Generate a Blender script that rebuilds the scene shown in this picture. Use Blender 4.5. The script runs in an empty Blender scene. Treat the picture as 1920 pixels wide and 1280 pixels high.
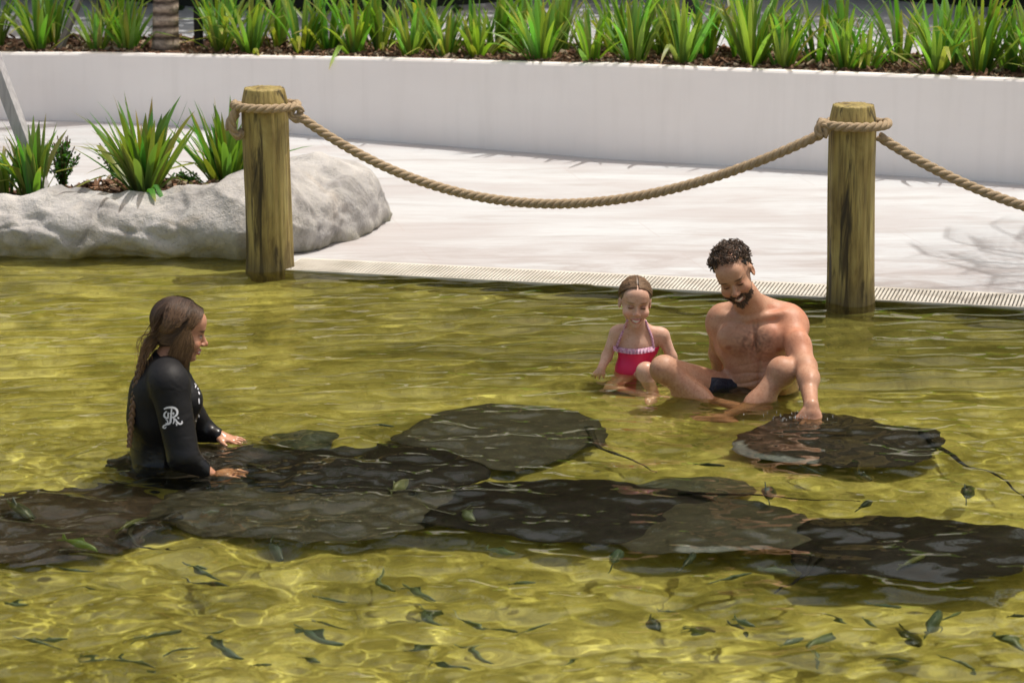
import bpy, math, random
import numpy as np
from mathutils import Vector, Matrix
from mathutils.bvhtree import BVHTree
from mathutils import noise as mnoise
R = math.radians
sc = bpy.context.scene
COL = sc.collection
rng = np.random.default_rng(7)
random.seed(7)

# ------------------------------------------------------------------ camera model (used to survey points of the place)
CH, PITCH, FPX = 2.7, R(13.0), 5400.0
FW = np.array([0, math.cos(PITCH), -math.sin(PITCH)]); UP = np.array([0, math.sin(PITCH), math.cos(PITCH)])
CO = np.array([0, 0, CH])
def ray(px, py):
    d = FW + (px - 960) / FPX * np.array([1.0, 0, 0]) + (640 - py) / FPX * UP
    return d / np.linalg.norm(d)
def G(px, py, z=0.0):
    d = ray(px, py); return CO + d * ((z - CH) / d[2])
def P(px, py, Y):
    d = ray(px, py); return CO + d * (Y / d[1])
def U(px, py, depth):
    d = ray(px, py); p = CO + d * (-CH / d[2])
    h = d[:2] / 1.33; hz = math.sqrt(1 - h @ h)
    return np.array([p[0] + h[0] / hz * depth, p[1] + h[1] / hz * depth, -depth])
def V(*a): return np.array(a, float)

# ------------------------------------------------------------------ object helpers
def tag(o, label=None, cat=None, group=None, kind=None):
    if label: o['label'] = label
    if cat: o['category'] = cat
    if group: o['group'] = group
    if kind: o['kind'] = kind
    return o
def empty(name, loc):
    o = bpy.data.objects.new(name, None); o.location = loc; o.empty_display_size = .1; COL.objects.link(o)
    return o
RECEIVERS = []
def mesh_obj(name, v, f, mat, parent=None, smooth=True, col=None, recv=False, org=None, mats=None, midx=None):
    v = np.asarray(v, float)
    if parent is not None:
        q_ = parent
        while q_ is not None: v = v - np.array(q_.location); q_ = q_.parent
    elif org is not None: v = v - np.asarray(org)
    m = bpy.data.meshes.new(name)
    if isinstance(f, np.ndarray):
        n, k = f.shape
        m.vertices.add(len(v)); m.vertices.foreach_set('co', v.astype(np.float32).ravel())
        m.loops.add(n * k); m.loops.foreach_set('vertex_index', f.astype(np.int32).ravel())
        m.polygons.add(n); m.polygons.foreach_set('loop_start', np.arange(0, n * k, k, dtype=np.int32))
        m.polygons.foreach_set('loop_total', np.full(n, k, dtype=np.int32))
        m.update(calc_edges=True); m.validate()
    else:
        m.from_pydata(v.tolist(), [], f)
    m.polygons.foreach_set('use_smooth', [smooth] * len(m.polygons))
    for mm in (mats or [mat]): m.materials.append(mm)
    if midx is not None: m.polygons.foreach_set('material_index', midx)
    if col is not None:
        a = m.color_attributes.new('Col', 'FLOAT_COLOR', 'POINT')
        c = np.ones((len(v), 4), np.float32); c[:, :3] = col; a.data.foreach_set('color', c.ravel())
    m.update()
    o = bpy.data.objects.new(name, m); COL.objects.link(o)
    if parent is not None: o.parent = parent
    elif org is not None: o.location = org
    if recv: o.cycles.is_caustics_receiver = True
    return o
class MB:
    def __init__(s): s.v = []; s.f = []; s.n = 0; s.c = []
    def add(s, v, f, c=None):
        s.v.append(np.asarray(v, float)); s.f += [tuple(int(i) + s.n for i in q) for q in f]; s.n += len(v)
        s.c.append(np.tile(c if c is not None else (1, 1, 1), (len(v), 1)) if c is None or np.ndim(c) == 1 else c)
    def box(s, a, b, c=None):
        x0, y0, z0 = a; x1, y1, z1 = b
        s.add([(x0,y0,z0),(x1,y0,z0),(x1,y1,z0),(x0,y1,z0),(x0,y0,z1),(x1,y0,z1),(x1,y1,z1),(x0,y1,z1)],
              [(0,3,2,1),(4,5,6,7),(0,1,5,4),(1,2,6,5),(2,3,7,6),(3,0,4,7)], c)
    def tube(s, pts, rad, n=6, c=None, cap=True):
        v, f = tube(pts, rad, n, cap); s.add(v, f, c)
    def build(s, name, mat, parent=None, **k):
        return mesh_obj(name, np.concatenate(s.v), s.f, mat, parent, col=np.concatenate(s.c), **k)
def frames(pts):
    pts = np.asarray(pts, float); t = np.gradient(pts, axis=0); t /= np.linalg.norm(t, axis=1)[:, None] + 1e-12
    a = V(0, 0, 1) if abs(t[0][2]) < .9 else V(1, 0, 0)
    u = np.cross(a, t[0]); u /= np.linalg.norm(u); us = []
    for i in range(len(pts)):
        u = u - t[i] * (u @ t[i]); u /= np.linalg.norm(u) + 1e-12; us.append(u)
    us = np.array(us); return t, us, np.cross(t, us)
def tube(pts, rad, n=6, cap=True):
    pts = np.asarray(pts, float); t, u, w = frames(pts); rad = np.broadcast_to(rad, (len(pts),))
    a = np.arange(n) / n * 2 * math.pi
    v = pts[:, None] + rad[:, None, None] * (np.cos(a)[None, :, None] * u[:, None] + np.sin(a)[None, :, None] * w[:, None])
    f = [(i*n+j, i*n+(j+1) % n, (i+1)*n+(j+1) % n, (i+1)*n+j) for i in range(len(pts)-1) for j in range(n)]
    if cap: f += [tuple(range(n))[::-1], tuple((len(pts)-1)*n + j for j in range(n))]
    return v.reshape(-1, 3), f
def spline(P_, n):
    P_ = [np.asarray(p, float) for p in P_]; Q = [2*P_[0]-P_[1]] + P_ + [2*P_[-1]-P_[-2]]; out = []
    segs = len(P_) - 1
    for k in range(n):
        s = k / (n - 1) * segs; i = min(int(s), segs - 1); t = s - i
        a, b, c, d = Q[i:i+4]
        out.append(.5*((2*b)+(c-a)*t+(2*a-5*b+4*c-d)*t*t+(3*b-a-3*c+d)*t**3))
    return np.array(out)
def vnoise(p, s=1.0, off=0.0):
    return np.array([mnoise.noise(Vector((q[0]*s+off, q[1]*s+off*1.7, q[2]*s-off))) for q in p])
def fbm(p, s, octv=4, off=0):
    r = 0
    for i in range(octv): r = r + vnoise(p, s * 2**i, off + i*7.1) / 2**i
    return r

# ------------------------------------------------------------------ materials
def mat(name, col=(.5,.5,.5), rough=.6, spec=.5, **kw):
    m = bpy.data.materials.new(name); m.use_nodes = True; b = m.node_tree.nodes['Principled BSDF']
    b.inputs['Base Color'].default_value = (*col, 1); b.inputs['Roughness'].default_value = rough
    b.inputs['Specular IOR Level'].default_value = spec
    for k, v in kw.items(): b.inputs[k.replace('_', ' ')].default_value = v
    return m
class NT:
    def __init__(s, m): s.m = m; s.t = m.node_tree; s.b = s.t.nodes['Principled BSDF']
    def n(s, typ, **k):
        x = s.t.nodes.new(typ)
        for a, b in k.items():
            if a in x.inputs: x.inputs[a].default_value = b
            else: setattr(x, a, b)
        return x
    def l(s, a, b): s.t.links.new(a, b)
    def coord(s, scale=(1,1,1), kind='Object', rot=(0,0,0)):
        c = s.n('ShaderNodeTexCoord'); mp = s.n('ShaderNodeMapping'); s.l(c.outputs[kind], mp.inputs[0])
        mp.inputs['Scale'].default_value = scale; mp.inputs['Rotation'].default_value = rot; return mp.outputs[0]
    def noise(s, vec, scale=5, detail=4, rough=.5, dist=0):
        x = s.n('ShaderNodeTexNoise'); s.l(vec, x.inputs['Vector'])
        x.inputs['Scale'].default_value = scale; x.inputs['Detail'].default_value = detail
        x.inputs['Roughness'].default_value = rough; x.inputs['Distortion'].default_value = dist; return x.outputs['Fac']
    def ramp(s, fac, stops, interp='LINEAR'):
        x = s.n('ShaderNodeValToRGB'); s.l(fac, x.inputs[0]); cr = x.color_ramp; cr.interpolation = interp
        while len(cr.elements) < len(stops): cr.elements.new(.5)
        for e, (p, c) in zip(cr.elements, stops): e.position = p; e.color = (*c, 1) if len(c) == 3 else c
        return x.outputs[0]
    def mix(s, fac, a, b, mode='MIX'):
        x = s.n('ShaderNodeMix', data_type='RGBA', blend_type=mode)
        for sock, val in ((x.inputs[0], fac), (x.inputs[6], a), (x.inputs[7], b)):
            if hasattr(val, 'links') or hasattr(val, 'node'): s.l(val, sock)
            elif isinstance(val, tuple): sock.default_value = (*val, 1)
            else: sock.default_value = val
        return x.outputs[2]
    def bump(s, h, strength=.3, dist=.01):
        x = s.n('ShaderNodeBump'); s.l(h, x.inputs['Height']); x.inputs['Strength'].default_value = strength
        x.inputs['Distance'].default_value = dist; s.l(x.outputs[0], s.b.inputs['Normal'])
    def attr(s, name='Col'):
        x = s.n('ShaderNodeAttribute', attribute_name=name); return x.outputs['Color']
    def color(s, c): s.l(c, s.b.inputs['Base Color'])
def g3(a): return (a, a, a)

def make_mats():
    M = {}
    # deck: off-white stamped concrete with faint plank grain and pinkish stains
    m = mat('white_deck_concrete', rough=.75, spec=.3); t = NT(m)
    c1 = t.coord((.35, 2.2, 1), rot=(0, 0, R(8)))
    g = t.noise(c1, 3.2, 7, .62, .6); st = t.noise(t.coord((.5, 1.3, 1)), 1.15, 4, .55, .5)
    fine = t.noise(t.coord((.8, 9, 1), rot=(0, 0, R(8))), 6, 6, .7)
    base = t.ramp(g, [(.34, (.45, .435, .43)), (.47, (.535, .545, .555)), (.62, (.565, .58, .59))])
    base = t.mix(t.ramp(st, [(.46, g3(0)), (.62, g3(.6))]), base, (.44, .405, .40))
    base = t.mix(t.ramp(fine, [(.35, g3(.35)), (.5, g3(0))]), base, (.40, .32, .30))
    sp = t.n('ShaderNodeSeparateXYZ'); t.l(t.coord(), sp.inputs[0])       # grime and damp left where people step out of the pool
    mr = t.n('ShaderNodeMapRange', interpolation_type='SMOOTHSTEP'); t.l(sp.outputs[1], mr.inputs[0]); mr.inputs[1].default_value = 14.4; mr.inputs[2].default_value = 12.9
    gr_ = t.ramp(t.noise(t.coord((.8, 2.2, 1), rot=(0, 0, R(10))), 1.9, 7, .7, 1.1), [(.44, g3(0)), (.6, g3(.75))])
    base = t.mix(t.mix(1.0, gr_, mr.outputs[0], 'MULTIPLY'), base, (.36, .315, .30))
    wv = t.n('ShaderNodeTexBrick'); t.l(t.coord((1, 1, 1), rot=(0, 0, R(-12))), wv.inputs['Vector'])
    for k, v in (('Scale', 1.0), ('Mortar Size', .004), ('Brick Width', 2.4), ('Row Height', .42), ('Mortar Smooth', .3)): wv.inputs[k].default_value = v
    base = t.mix(t.mix(1.0, wv.outputs['Fac'], (.30, .30, .30), 'MULTIPLY'), base, (.42, .34, .32))
    t.color(base); t.bump(fine, .12, .004); M['deck'] = m
    m = mat('cream_grate', (.76, .68, .56), .6); t = NT(m)
    t.color(t.ramp(t.noise(t.coord(), 7, 4), [(.3, (.50, .46, .39)), (.6, (.66, .62, .545))])); M['grate'] = m
    M['dark'] = mat('dark_channel', (.03, .026, .02), .9)
    m = mat('white_render', rough=.8, spec=.25); t = NT(m)
    n1 = t.noise(t.coord((.6, .6, 1.6)), 1.6, 5, .6)
    st_ = t.ramp(t.noise(t.coord((5, 5, .35)), 2.2, 5, .65), [(.5, g3(0)), (.72, g3(.16))]); t.color(t.mix(st_, t.ramp(n1, [(.3, (.91, .84, .80)), (.65, (.95, .885, .845))]), (.66, .60, .55))); t.bump(t.noise(t.coord(), 60, 3), .05, .003); M['wall'] = m
    m = mat('bark_mulch', rough=.9, spec=.2); t = NT(m)
    n1 = t.noise(t.coord((1, 1, 1)), 38, 5, .75, 1.2)
    t.color(t.ramp(n1, [(.35, (.018, .010, .007)), (.5, (.075, .038, .022)), (.62, (.17, .10, .062)), (.75, (.33, .23, .16))])); t.bump(n1, .9, .03); M['mulch'] = m
    m = mat('bark_chips', rough=.85, spec=.2); t = NT(m); t.color(t.attr()); M['chips'] = m
    # rock
    m = mat('painted_rock', rough=.8, spec=.3); t = NT(m); c = t.coord()
    n1 = t.noise(c, 3.5, 6, .65, .8); n2 = t.noise(c, 16, 6, .7, .4); n3 = t.noise(c, 55, 4, .6)
    base = t.ramp(n1, [(.36, (.22, .21, .20)), (.5, (.43, .41, .385)), (.66, (.58, .555, .525))])
    base = t.mix(t.ramp(n2, [(.40, g3(.55)), (.56, g3(0))]), base, (.40, .385, .38))
    base = t.mix(t.ramp(t.noise(c, 2.1, 3, .6, 1), [(.55, g3(0)), (.68, g3(.45))]), base, (.56, .47, .38))
    base = t.mix(t.ramp(n3, [(.33, g3(.5)), (.38, g3(0))]), base, (.26, .25, .24))
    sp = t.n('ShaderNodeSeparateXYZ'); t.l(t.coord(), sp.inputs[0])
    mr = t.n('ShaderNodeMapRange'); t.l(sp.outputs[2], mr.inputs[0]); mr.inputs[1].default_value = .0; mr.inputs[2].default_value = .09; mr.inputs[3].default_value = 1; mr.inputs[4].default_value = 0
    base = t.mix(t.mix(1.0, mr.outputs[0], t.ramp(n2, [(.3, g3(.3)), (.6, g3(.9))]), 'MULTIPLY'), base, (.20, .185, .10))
    t.color(base); t.bump(t.mix(.35, n2, n3), .65, .03); M['rock'] = m
    # pool floor
    m = mat('algae_pool_floor', rough=.85, spec=.2); t = NT(m); c = t.coord((1, 1, 1))
    n1 = t.noise(c, 1.7, 6, .66, .9); n2 = t.noise(c, 9, 6, .7, .8)
    base = t.ramp(n1, [(.33, (.13, .12, .024)), (.48, (.32, .29, .072)), (.66, (.52, .475, .15))])
    base = t.mix(t.ramp(n2, [(.36, g3(.7)), (.55, g3(0))]), base, (.20, .175, .030))
    sp = t.n('ShaderNodeSeparateXYZ'); t.l(t.coord(), sp.inputs[0])      # floor colour darkened towards the far right edge
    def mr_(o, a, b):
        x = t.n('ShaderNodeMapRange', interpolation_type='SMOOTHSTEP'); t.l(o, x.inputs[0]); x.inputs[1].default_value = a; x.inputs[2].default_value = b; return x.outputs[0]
    far_dark = t.mix(1.0, mr_(sp.outputs[0], -1.6, .4), mr_(sp.outputs[1], 10.5, 11.7), 'MULTIPLY')
    base = t.mix(t.mix(1.0, far_dark, (.62, .62, .62), 'MULTIPLY'), base, (.07, .064, .016))
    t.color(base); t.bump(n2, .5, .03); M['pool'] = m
    # water
    m = bpy.data.materials.new('clear_pool_water'); m.use_nodes = True; nt = m.node_tree; nt.nodes.clear()
    gl = nt.nodes.new('ShaderNodeBsdfGlass'); gl.inputs['IOR'].default_value = 1.33; gl.inputs['Roughness'].default_value = 0
    gl.inputs['Color'].default_value = (.985, .985, .86, 1)
    out = nt.nodes.new('ShaderNodeOutputMaterial'); nt.links.new(gl.outputs[0], out.inputs[0]); M['water'] = m
    # timber post
    m = mat('stained_timber', rough=.6, spec=.35); t = NT(m)
    c1 = t.coord((1, 1, .09)); n1 = t.noise(c1, 17, 5, .6, .6); n2 = t.noise(t.coord((1, 1, .35)), 6, 4, .6, 1.0); n3 = t.noise(t.coord((1, 1, .05)), 70, 4, .6)
    base = t.ramp(n2, [(.3, (.15, .10, .034)), (.46, (.35, .265, .088)), (.66, (.48, .39, .145))])
    base = t.mix(t.ramp(n1, [(.36, g3(.95)), (.41, g3(.4)), (.435, g3(0))]), base, (.035, .026, .016))
    base = t.mix(t.ramp(n3, [(.4, g3(.45)), (.5, g3(0))]), base, (.10, .07, .03))
    sp = t.n('ShaderNodeSeparateXYZ'); t.l(t.coord(), sp.inputs[0])
    mr = t.n('ShaderNodeMapRange'); t.l(sp.outputs[2], mr.inputs[0]); mr.inputs[1].default_value = .02; mr.inputs[2].default_value = .14; mr.inputs[3].default_value = .65; mr.inputs[4].default_value = 0
    base = t.mix(mr.outputs[0], base, (.10, .075, .035))
    t.color(base); t.bump(t.mix(.4, n1, n3), .9, .012); M['timber'] = m
    m = mat('hemp_rope', rough=.85, spec=.2); t = NT(m)
    n1 = t.noise(t.coord(), 260, 3, .6); t.color(t.ramp(n1, [(.3, (.27, .195, .115)), (.7, (.52, .40, .265))])); t.bump(n1, .5, .003); M['rope'] = m
    # leaves: colour attribute plus some light through the blade
    m = mat('leaf', rough=.42, spec=.45); t = NT(m); a = t.attr(); t.color(a)
    tr = t.n('ShaderNodeBsdfTranslucent'); t.l(t.mix(1.0, a, (1.5, 1.6, .55), 'MULTIPLY'), tr.inputs['Color'])
    mx = t.n('ShaderNodeMixShader'); mx.inputs[0].default_value = .42
    t.l(t.b.outputs[0], mx.inputs[1]); t.l(tr.outputs[0], mx.inputs[2]); t.l(mx.outputs[0], t.t.nodes['Material Output'].inputs[0]); M['leaf'] = m
    m = mat('palm_bark', rough=.85, spec=.2); t = NT(m)
    w = t.n('ShaderNodeTexWave', wave_type='BANDS', bands_direction='Z'); t.l(t.coord(), w.inputs['Vector'])
    w.inputs['Scale'].default_value = 4.2; w.inputs['Distortion'].default_value = 1.6; w.inputs['Detail'].default_value = 4; w.inputs['Detail Scale'].default_value = 2.2
    b0 = t.ramp(w.outputs['Fac'], [(.08, (.07, .05, .04)), (.28, (.27, .205, .16)), (.9, (.45, .36, .29))])
    b0 = t.mix(t.ramp(t.noise(t.coord((1, 1, 1.6)), 26, 5, .7), [(.4, g3(.7)), (.55, g3(0))]), b0, (.16, .12, .095))
    t.color(b0); t.bump(w.outputs['Fac'], .7, .02); M['palm'] = m
    m = mat('grey_board', rough=.8); t = NT(m)
    n1 = t.noise(t.coord((8, 8, .8)), 9, 4); t.color(t.ramp(n1, [(.3, (.33, .32, .33)), (.7, (.50, .485, .49))])); M['board'] = m
    M['boardd'] = mat('weathered_dark_board', (.13, .12, .115), .8)
    M['darkwood'] = mat('dark_board', (.035, .03, .032), .8)
    # skin, cloth
    m = mat('skin', rough=.52, spec=.32); t = NT(m); a = t.attr(); n1 = t.noise(t.coord(), 22, 4, .6); n2 = t.noise(t.coord(), 160, 2)
    a2 = t.mix(t.ramp(n1, [(.35, g3(.55)), (.6, g3(0))]), a, t.mix(1.0, a, (.80, .62, .55), 'MULTIPLY')); a2 = t.mix(t.ramp(t.noise(t.coord(), 90, 4, .7), [(.52, g3(0)), (.66, g3(.5))]), a2, t.mix(1.0, a, (.70, .52, .44), 'MULTIPLY'))
    t.color(a2); t.bump(n2, .14, .003); t.b.inputs['Subsurface Weight'].default_value = .0; sp = t.n('ShaderNodeSeparateXYZ'); t.l(t.coord(), sp.inputs[0]); mr = t.n('ShaderNodeMapRange'); t.l(sp.outputs[2], mr.inputs[0]); mr.inputs[1].default_value = .02; mr.inputs[2].default_value = .16; mr.inputs[3].default_value = .16; mr.inputs[4].default_value = .5; t.l(mr.outputs[0], t.b.inputs['Roughness']); M['skin'] = m
    m = mat('wet_neoprene', (.0085, .008, .009), .5, .3); t = NT(m); n1 = t.noise(t.coord((1, 1, 1.6)), 13, 3, .5, .8); t.bump(n1, .35, .012); sp = t.n('ShaderNodeSeparateXYZ'); t.l(t.coord(), sp.inputs[0]); mr = t.n('ShaderNodeMapRange'); t.l(sp.outputs[2], mr.inputs[0]); mr.inputs[1].default_value = .02; mr.inputs[2].default_value = .16; mr.inputs[3].default_value = .16; mr.inputs[4].default_value = .62; t.l(mr.outputs[0], t.b.inputs['Roughness']); M['neoprene'] = m
    m = mat('navy_swim_cloth', (.010, .016, .035), .5, .4); t = NT(m); t.bump(t.noise(t.coord((1, 1, 1)), 28, 3, .5, 1), .8, .012); M['navy'] = m
    m = mat('raspberry_lycra', (.72, .020, .115), .45, .4); t = NT(m); t.bump(t.noise(t.coord(), 30, 3), .3, .006); M['red'] = m
    m = mat('pink_gingham', rough=.7); t = NT(m); ck = t.n('ShaderNodeTexChecker'); t.l(t.coord(), ck.inputs[0]); ck.inputs['Scale'].default_value = 160
    ck.inputs['Color1'].default_value = (.72, .50, .60, 1); ck.inputs['Color2'].default_value = (.50, .20, .34, 1); t.color(ck.outputs[0]); M['gingham'] = m
    M['white_print'] = mat('white_print', (.74, .74, .78), .55)
    M['gold'] = mat('gold', (.8, .5, .15), .25, .5, Metallic=1.0)
    m = mat('hair_strand', rough=.45, spec=.4); t = NT(m); t.color(t.attr()); M['hair'] = m
    # rays and fish
    m = mat('ray_hide', rough=.55, spec=.22); t = NT(m); a = t.attr(); n1 = t.noise(t.coord((1, 1, .3)), 7, 8, .8, .9); n2 = t.noise(t.coord((1, 1, .3)), 45, 6, .8)
    c = t.mix(t.ramp(n1, [(.4, g3(.6)), (.62, g3(0))]), a, t.mix(1.0, a, (.5, .5, .52), 'MULTIPLY'))
    c = t.mix(t.ramp(n2, [(.56, g3(0)), (.64, g3(.7))]), c, t.mix(1.0, a, (2.1, 2.0, 1.8), 'MULTIPLY'))
    t.color(c); t.bump(t.mix(.5, n1, n2), .5, .02); M['ray'] = m
    m = mat('fish_scales', rough=.4, spec=.5); t = NT(m); t.color(t.attr()); M['fish'] = m
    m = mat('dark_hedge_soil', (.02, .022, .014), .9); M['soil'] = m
    m = mat('pale_ground', (.42, .38, .33), .9); t = NT(m); t.color(t.ramp(t.noise(t.coord(), .6, 5), [(.3, (.34, .31, .26)), (.7, (.48, .44, .38))])); M['ground'] = m
    return M
M = make_mats()

# ------------------------------------------------------------------ the setting
def quad_grid(H, xs, ys):
    X, Y = np.meshgrid(xs, ys); Z = H(X, Y); nx = len(xs); ny = len(ys)
    v = np.stack([X, Y, Z], -1).reshape(-1, 3)
    i = np.arange((nx-1)*(ny-1)); r = i // (nx-1); c = i % (nx-1); a = r*nx + c
    return v, np.stack([a, a+1, a+nx+1, a+nx], -1)
PX0, PX1, PY0 = -7.5, 7.5, 4.6
eA, eB = G(530, 511.5, 0), G(1920, 583, 0)
eS = (eB[1]-eA[1]) / (eB[0]-eA[0])
def edge_y(x):
    return np.where(x > eA[0], eA[1] + (x - eA[0]) * eS, 13.95)
wr = np.random.default_rng(11)
waves = []
for i in range(110):
    l = math.exp(wr.uniform(math.log(.05), math.log(.50)))
    ang = wr.normal(R(95), R(38)) if i % 4 else wr.uniform(0, 2*math.pi)
    waves.append((l, ang, wr.uniform(0, 6.28)))
RIPPLES = [(*G(1425, 742)[:2], .0022, .22), (*G(1515, 790)[:2], .0028, .06), (*G(1190, 708)[:2], .0016, .14), (*G(1120, 702)[:2], .0016, .05), (*G(310, 870)[:2], .0022, .20), (*G(450, 880)[:2], .0025, .07), (*G(450, 825)[:2], .002, .06), (*G(1330, 765)[:2], .002, .10)]
lines = [(wr.uniform(.10, .28), wr.normal(R(93), R(13)), wr.uniform(0, 6.28)) for _ in range(18)]      # low crests lapping towards the grate
swirl = [(wr.uniform(.13, .36), wr.uniform(0, 6.28), wr.uniform(0, 6.28)) for _ in range(26)]
fine = [(wr.uniform(.05, .11), wr.uniform(0, 6.28), wr.uniform(0, 6.28)) for _ in range(30)]     # chop raised by the feeding rays
def wave_h(X, Y):
    # waves seen in the photo: calmer and finer at the rock, choppier over the rays
    Z = np.zeros_like(X)
    wx = X + .10*np.sin(1.3*Y+.7*X) ; wy = Y + .10*np.sin(1.1*X-.9*Y+2)
    for l, a, p in waves:
        k = 2*math.pi/l; Z += .0026*l * np.sin(k*(wx*math.cos(a)+wy*math.sin(a))+p)
    far = np.clip((Y-10.0)/.9, 0, 1)*np.clip((13.6-Y)/.8, .2, 1); near = np.clip((10.75-Y)/.7, 0, 1)
    ZL = np.zeros_like(Z)
    for l, a, p in lines:
        k = 2*math.pi/l; ZL = ZL+far*(.72+.5*np.sin(2.3*X+1.1*Y+1)*np.sin(1.7*Y-.8*X))*.0088*l*np.sin(k*(wx*math.cos(a)+wy*math.sin(a))+p+1.5*np.sin(1.9*X+p))
    for l, a, p in swirl:
        k = 2*math.pi/l; Z += near*.0052*l*np.sin(k*(wx*math.cos(a)+wy*math.sin(a))+p+1.2*np.sin(3*X+2*Y+p))
    Z = Z+ZL; chop = np.clip((Y-8.6)/.5, .45, 1)*np.clip((10.7-Y)/.5, 0, 1)*(.6+.5*np.sin(2.6*X+1.3*Y)*np.sin(3.1*Y-X))
    for l, a, p in fine:
        k = 2*math.pi/l; Z = Z + chop*.0072*l*np.sin(k*(wx*math.cos(a)+wy*math.sin(a))+p)
    env = .75 + .35*np.sin(.9*X+.4*Y)*np.sin(.8*Y-.3*X+1)
    for cx, cy, A_, r0 in RIPPLES:
        r = np.hypot(X-cx, Y-cy); Z = Z + A_*np.exp(-((r-r0)/.16)**2)*np.cos(2*math.pi*(r-r0)/.055)
    Z = Z*1.0
    over = (X > eA[0]+.02) & (Y > edge_y(X)+.05)
    return np.where(over, -.06, (Z-ZL)*env*(1-.45*far)+ZL+.009)
v, f = quad_grid(wave_h, np.linspace(PX0, PX1, 1001), np.linspace(PY0, 14.1, 760))
water = mesh_obj('water', v, f, M['water']); tag(water, kind='structure'); water.cycles.is_caustics_caster = True
def floor_h(X, Y):
    d = np.clip(12.9 - Y, 0, 20)
    return -(.12 + .034*d + .10*np.clip(9.4-Y, 0, 3) + .012*np.sin(2.1*X+1.3*Y)+.012*np.sin(1.7*Y-1.1*X) + .010*np.sin(5*X+2*Y)*np.sin(4*Y))
v, f = quad_grid(floor_h, np.linspace(PX0, PX1, 160), np.linspace(PY0, 14.3, 110))
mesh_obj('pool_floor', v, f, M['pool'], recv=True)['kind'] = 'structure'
# pool side walls, deck
xs = [eA[0], 0, 1, 2, 3, 4, 5, 6, PX1]
lip = [(x, float(edge_y(np.array(x+1e-6))), 0) for x in xs]
mb = MB()
for a, b in zip(lip[:-1], lip[1:]):
    mb.add([(a[0], a[1], -.6), (b[0], b[1], -.6), (b[0], b[1], .004), (a[0], a[1], .004)], [(0, 1, 2, 3)])
mb.add([(PX0, 14.0, -.6), (eA[0], 14.0, -.6), (eA[0], 14.0, .012), (PX0, 14.0, .012)], [(0, 1, 2, 3)])
mb.add([(eA[0], eA[1], -.6), (eA[0], 14.0, -.6), (eA[0], 14.0, .012), (eA[0], eA[1], .012)], [(0, 1, 2, 3)])
for q in ([(PX0, PY0, -1), (PX0, 14.0, -1), (PX0, 14.0, .012), (PX0, PY0, .012)], [(PX1, PY0, -1), (PX1, lip[-1][1], -1), (PX1, lip[-1][1], .012), (PX1, PY0, .012)],
          [(PX0, PY0, -1), (PX1, PY0, -1), (PX1, PY0, .012), (PX0, PY0, .012)]): mb.add(q, [(0, 1, 2, 3)])
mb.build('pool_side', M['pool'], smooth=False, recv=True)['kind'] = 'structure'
GW = .285   # grate width
en = V(-eS, 1, 0); en /= np.linalg.norm(en)
ins = [(a[0]+en[0]*GW, a[1]+en[1]*GW) for a in lip]
mb = MB(); z = .016
for a, b in zip(ins[:-1], ins[1:]):
    mb.add([(a[0], a[1], z), (b[0], b[1], z), (b[0], 19.0, z), (a[0], 19.0, z)], [(0, 1, 2, 3)])
mb.add([(-30, 14.0, z), (ins[0][0], 14.0, z), (ins[0][0], 19, z), (-30, 19, z)], [(0, 1, 2, 3)])
x0 = eA[0]
mb.add([(x0, eA[1], z), (ins[0][0], ins[0][1], z), (ins[0][0], 14.0, z), (x0, 14.0, z)], [(0, 1, 2, 3)])
mb.add([(ins[-1][0], PY0, z), (30, PY0, z), (30, 19, z), (ins[-1][0], 19, z)], [(0, 1, 2, 3)])
mb.add([(-30, PY0, z), (PX0, PY0, z), (PX0, 14.0, z), (-30, 14.0, z)], [(0, 1, 2, 3)])
mb.add([(-30, -12, z), (30, -12, z), (30, PY0, z), (-30, PY0, z)], [(0, 1, 2, 3)])
mb.build('deck', M['deck'], smooth=False)['kind'] = 'structure'
# slotted grate along the waterline
eu = V(1, eS, 0); eu /= np.linalg.norm(eu)
mb = MB(); pitch = .0172; L = (PX1 - eA[0]) / eu[0]; n = int(L / pitch)
for i in range(n):
    a = eA + eu * (i * pitch); b = a + eu * pitch * .60
    o1, o2 = en * .014, en * (GW - .028); zt = V(0, 0, .018); zb = V(0, 0, .004)
    q = [a+o1, b+o1, b+o2, a+o2]
    mb.add([p+zb for p in q] + [p+zt for p in q], [(4, 5, 6, 7), (0, 1, 5, 4), (1, 2, 6, 5), (2, 3, 7, 6), (3, 0, 4, 7)])
for s0, s1 in ((.002, .014), (GW-.028, GW)):
    a, b = eA, eA + eu * L; q = [a+en*s0, b+en*s0, b+en*s1, a+en*s1]
    mb.add([p+V(0, 0, -.03) for p in q] + [p+V(0, 0, .0165 if s0 > 0 else .009) for p in q], [(4, 5, 6, 7), (0, 1, 5, 4), (1, 2, 6, 5), (2, 3, 7, 6), (3, 0, 4, 7)])
go = mb.build('drain_grate', M['grate'], smooth=False)
tag(go, 'cream slotted overflow grate running along the edge of the pool', 'drain grate')
ch = MB(); a, b = eA, eA + eu*L
ch.add([a+en*.02+V(0, 0, -.012), b+en*.02+V(0, 0, -.012), b+en*(GW-.02)+V(0, 0, -.012), a+en*(GW-.02)+V(0, 0, -.012)], [(0, 1, 2, 3)])
ch.build('channel', M['dark'], go, smooth=False)

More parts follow.
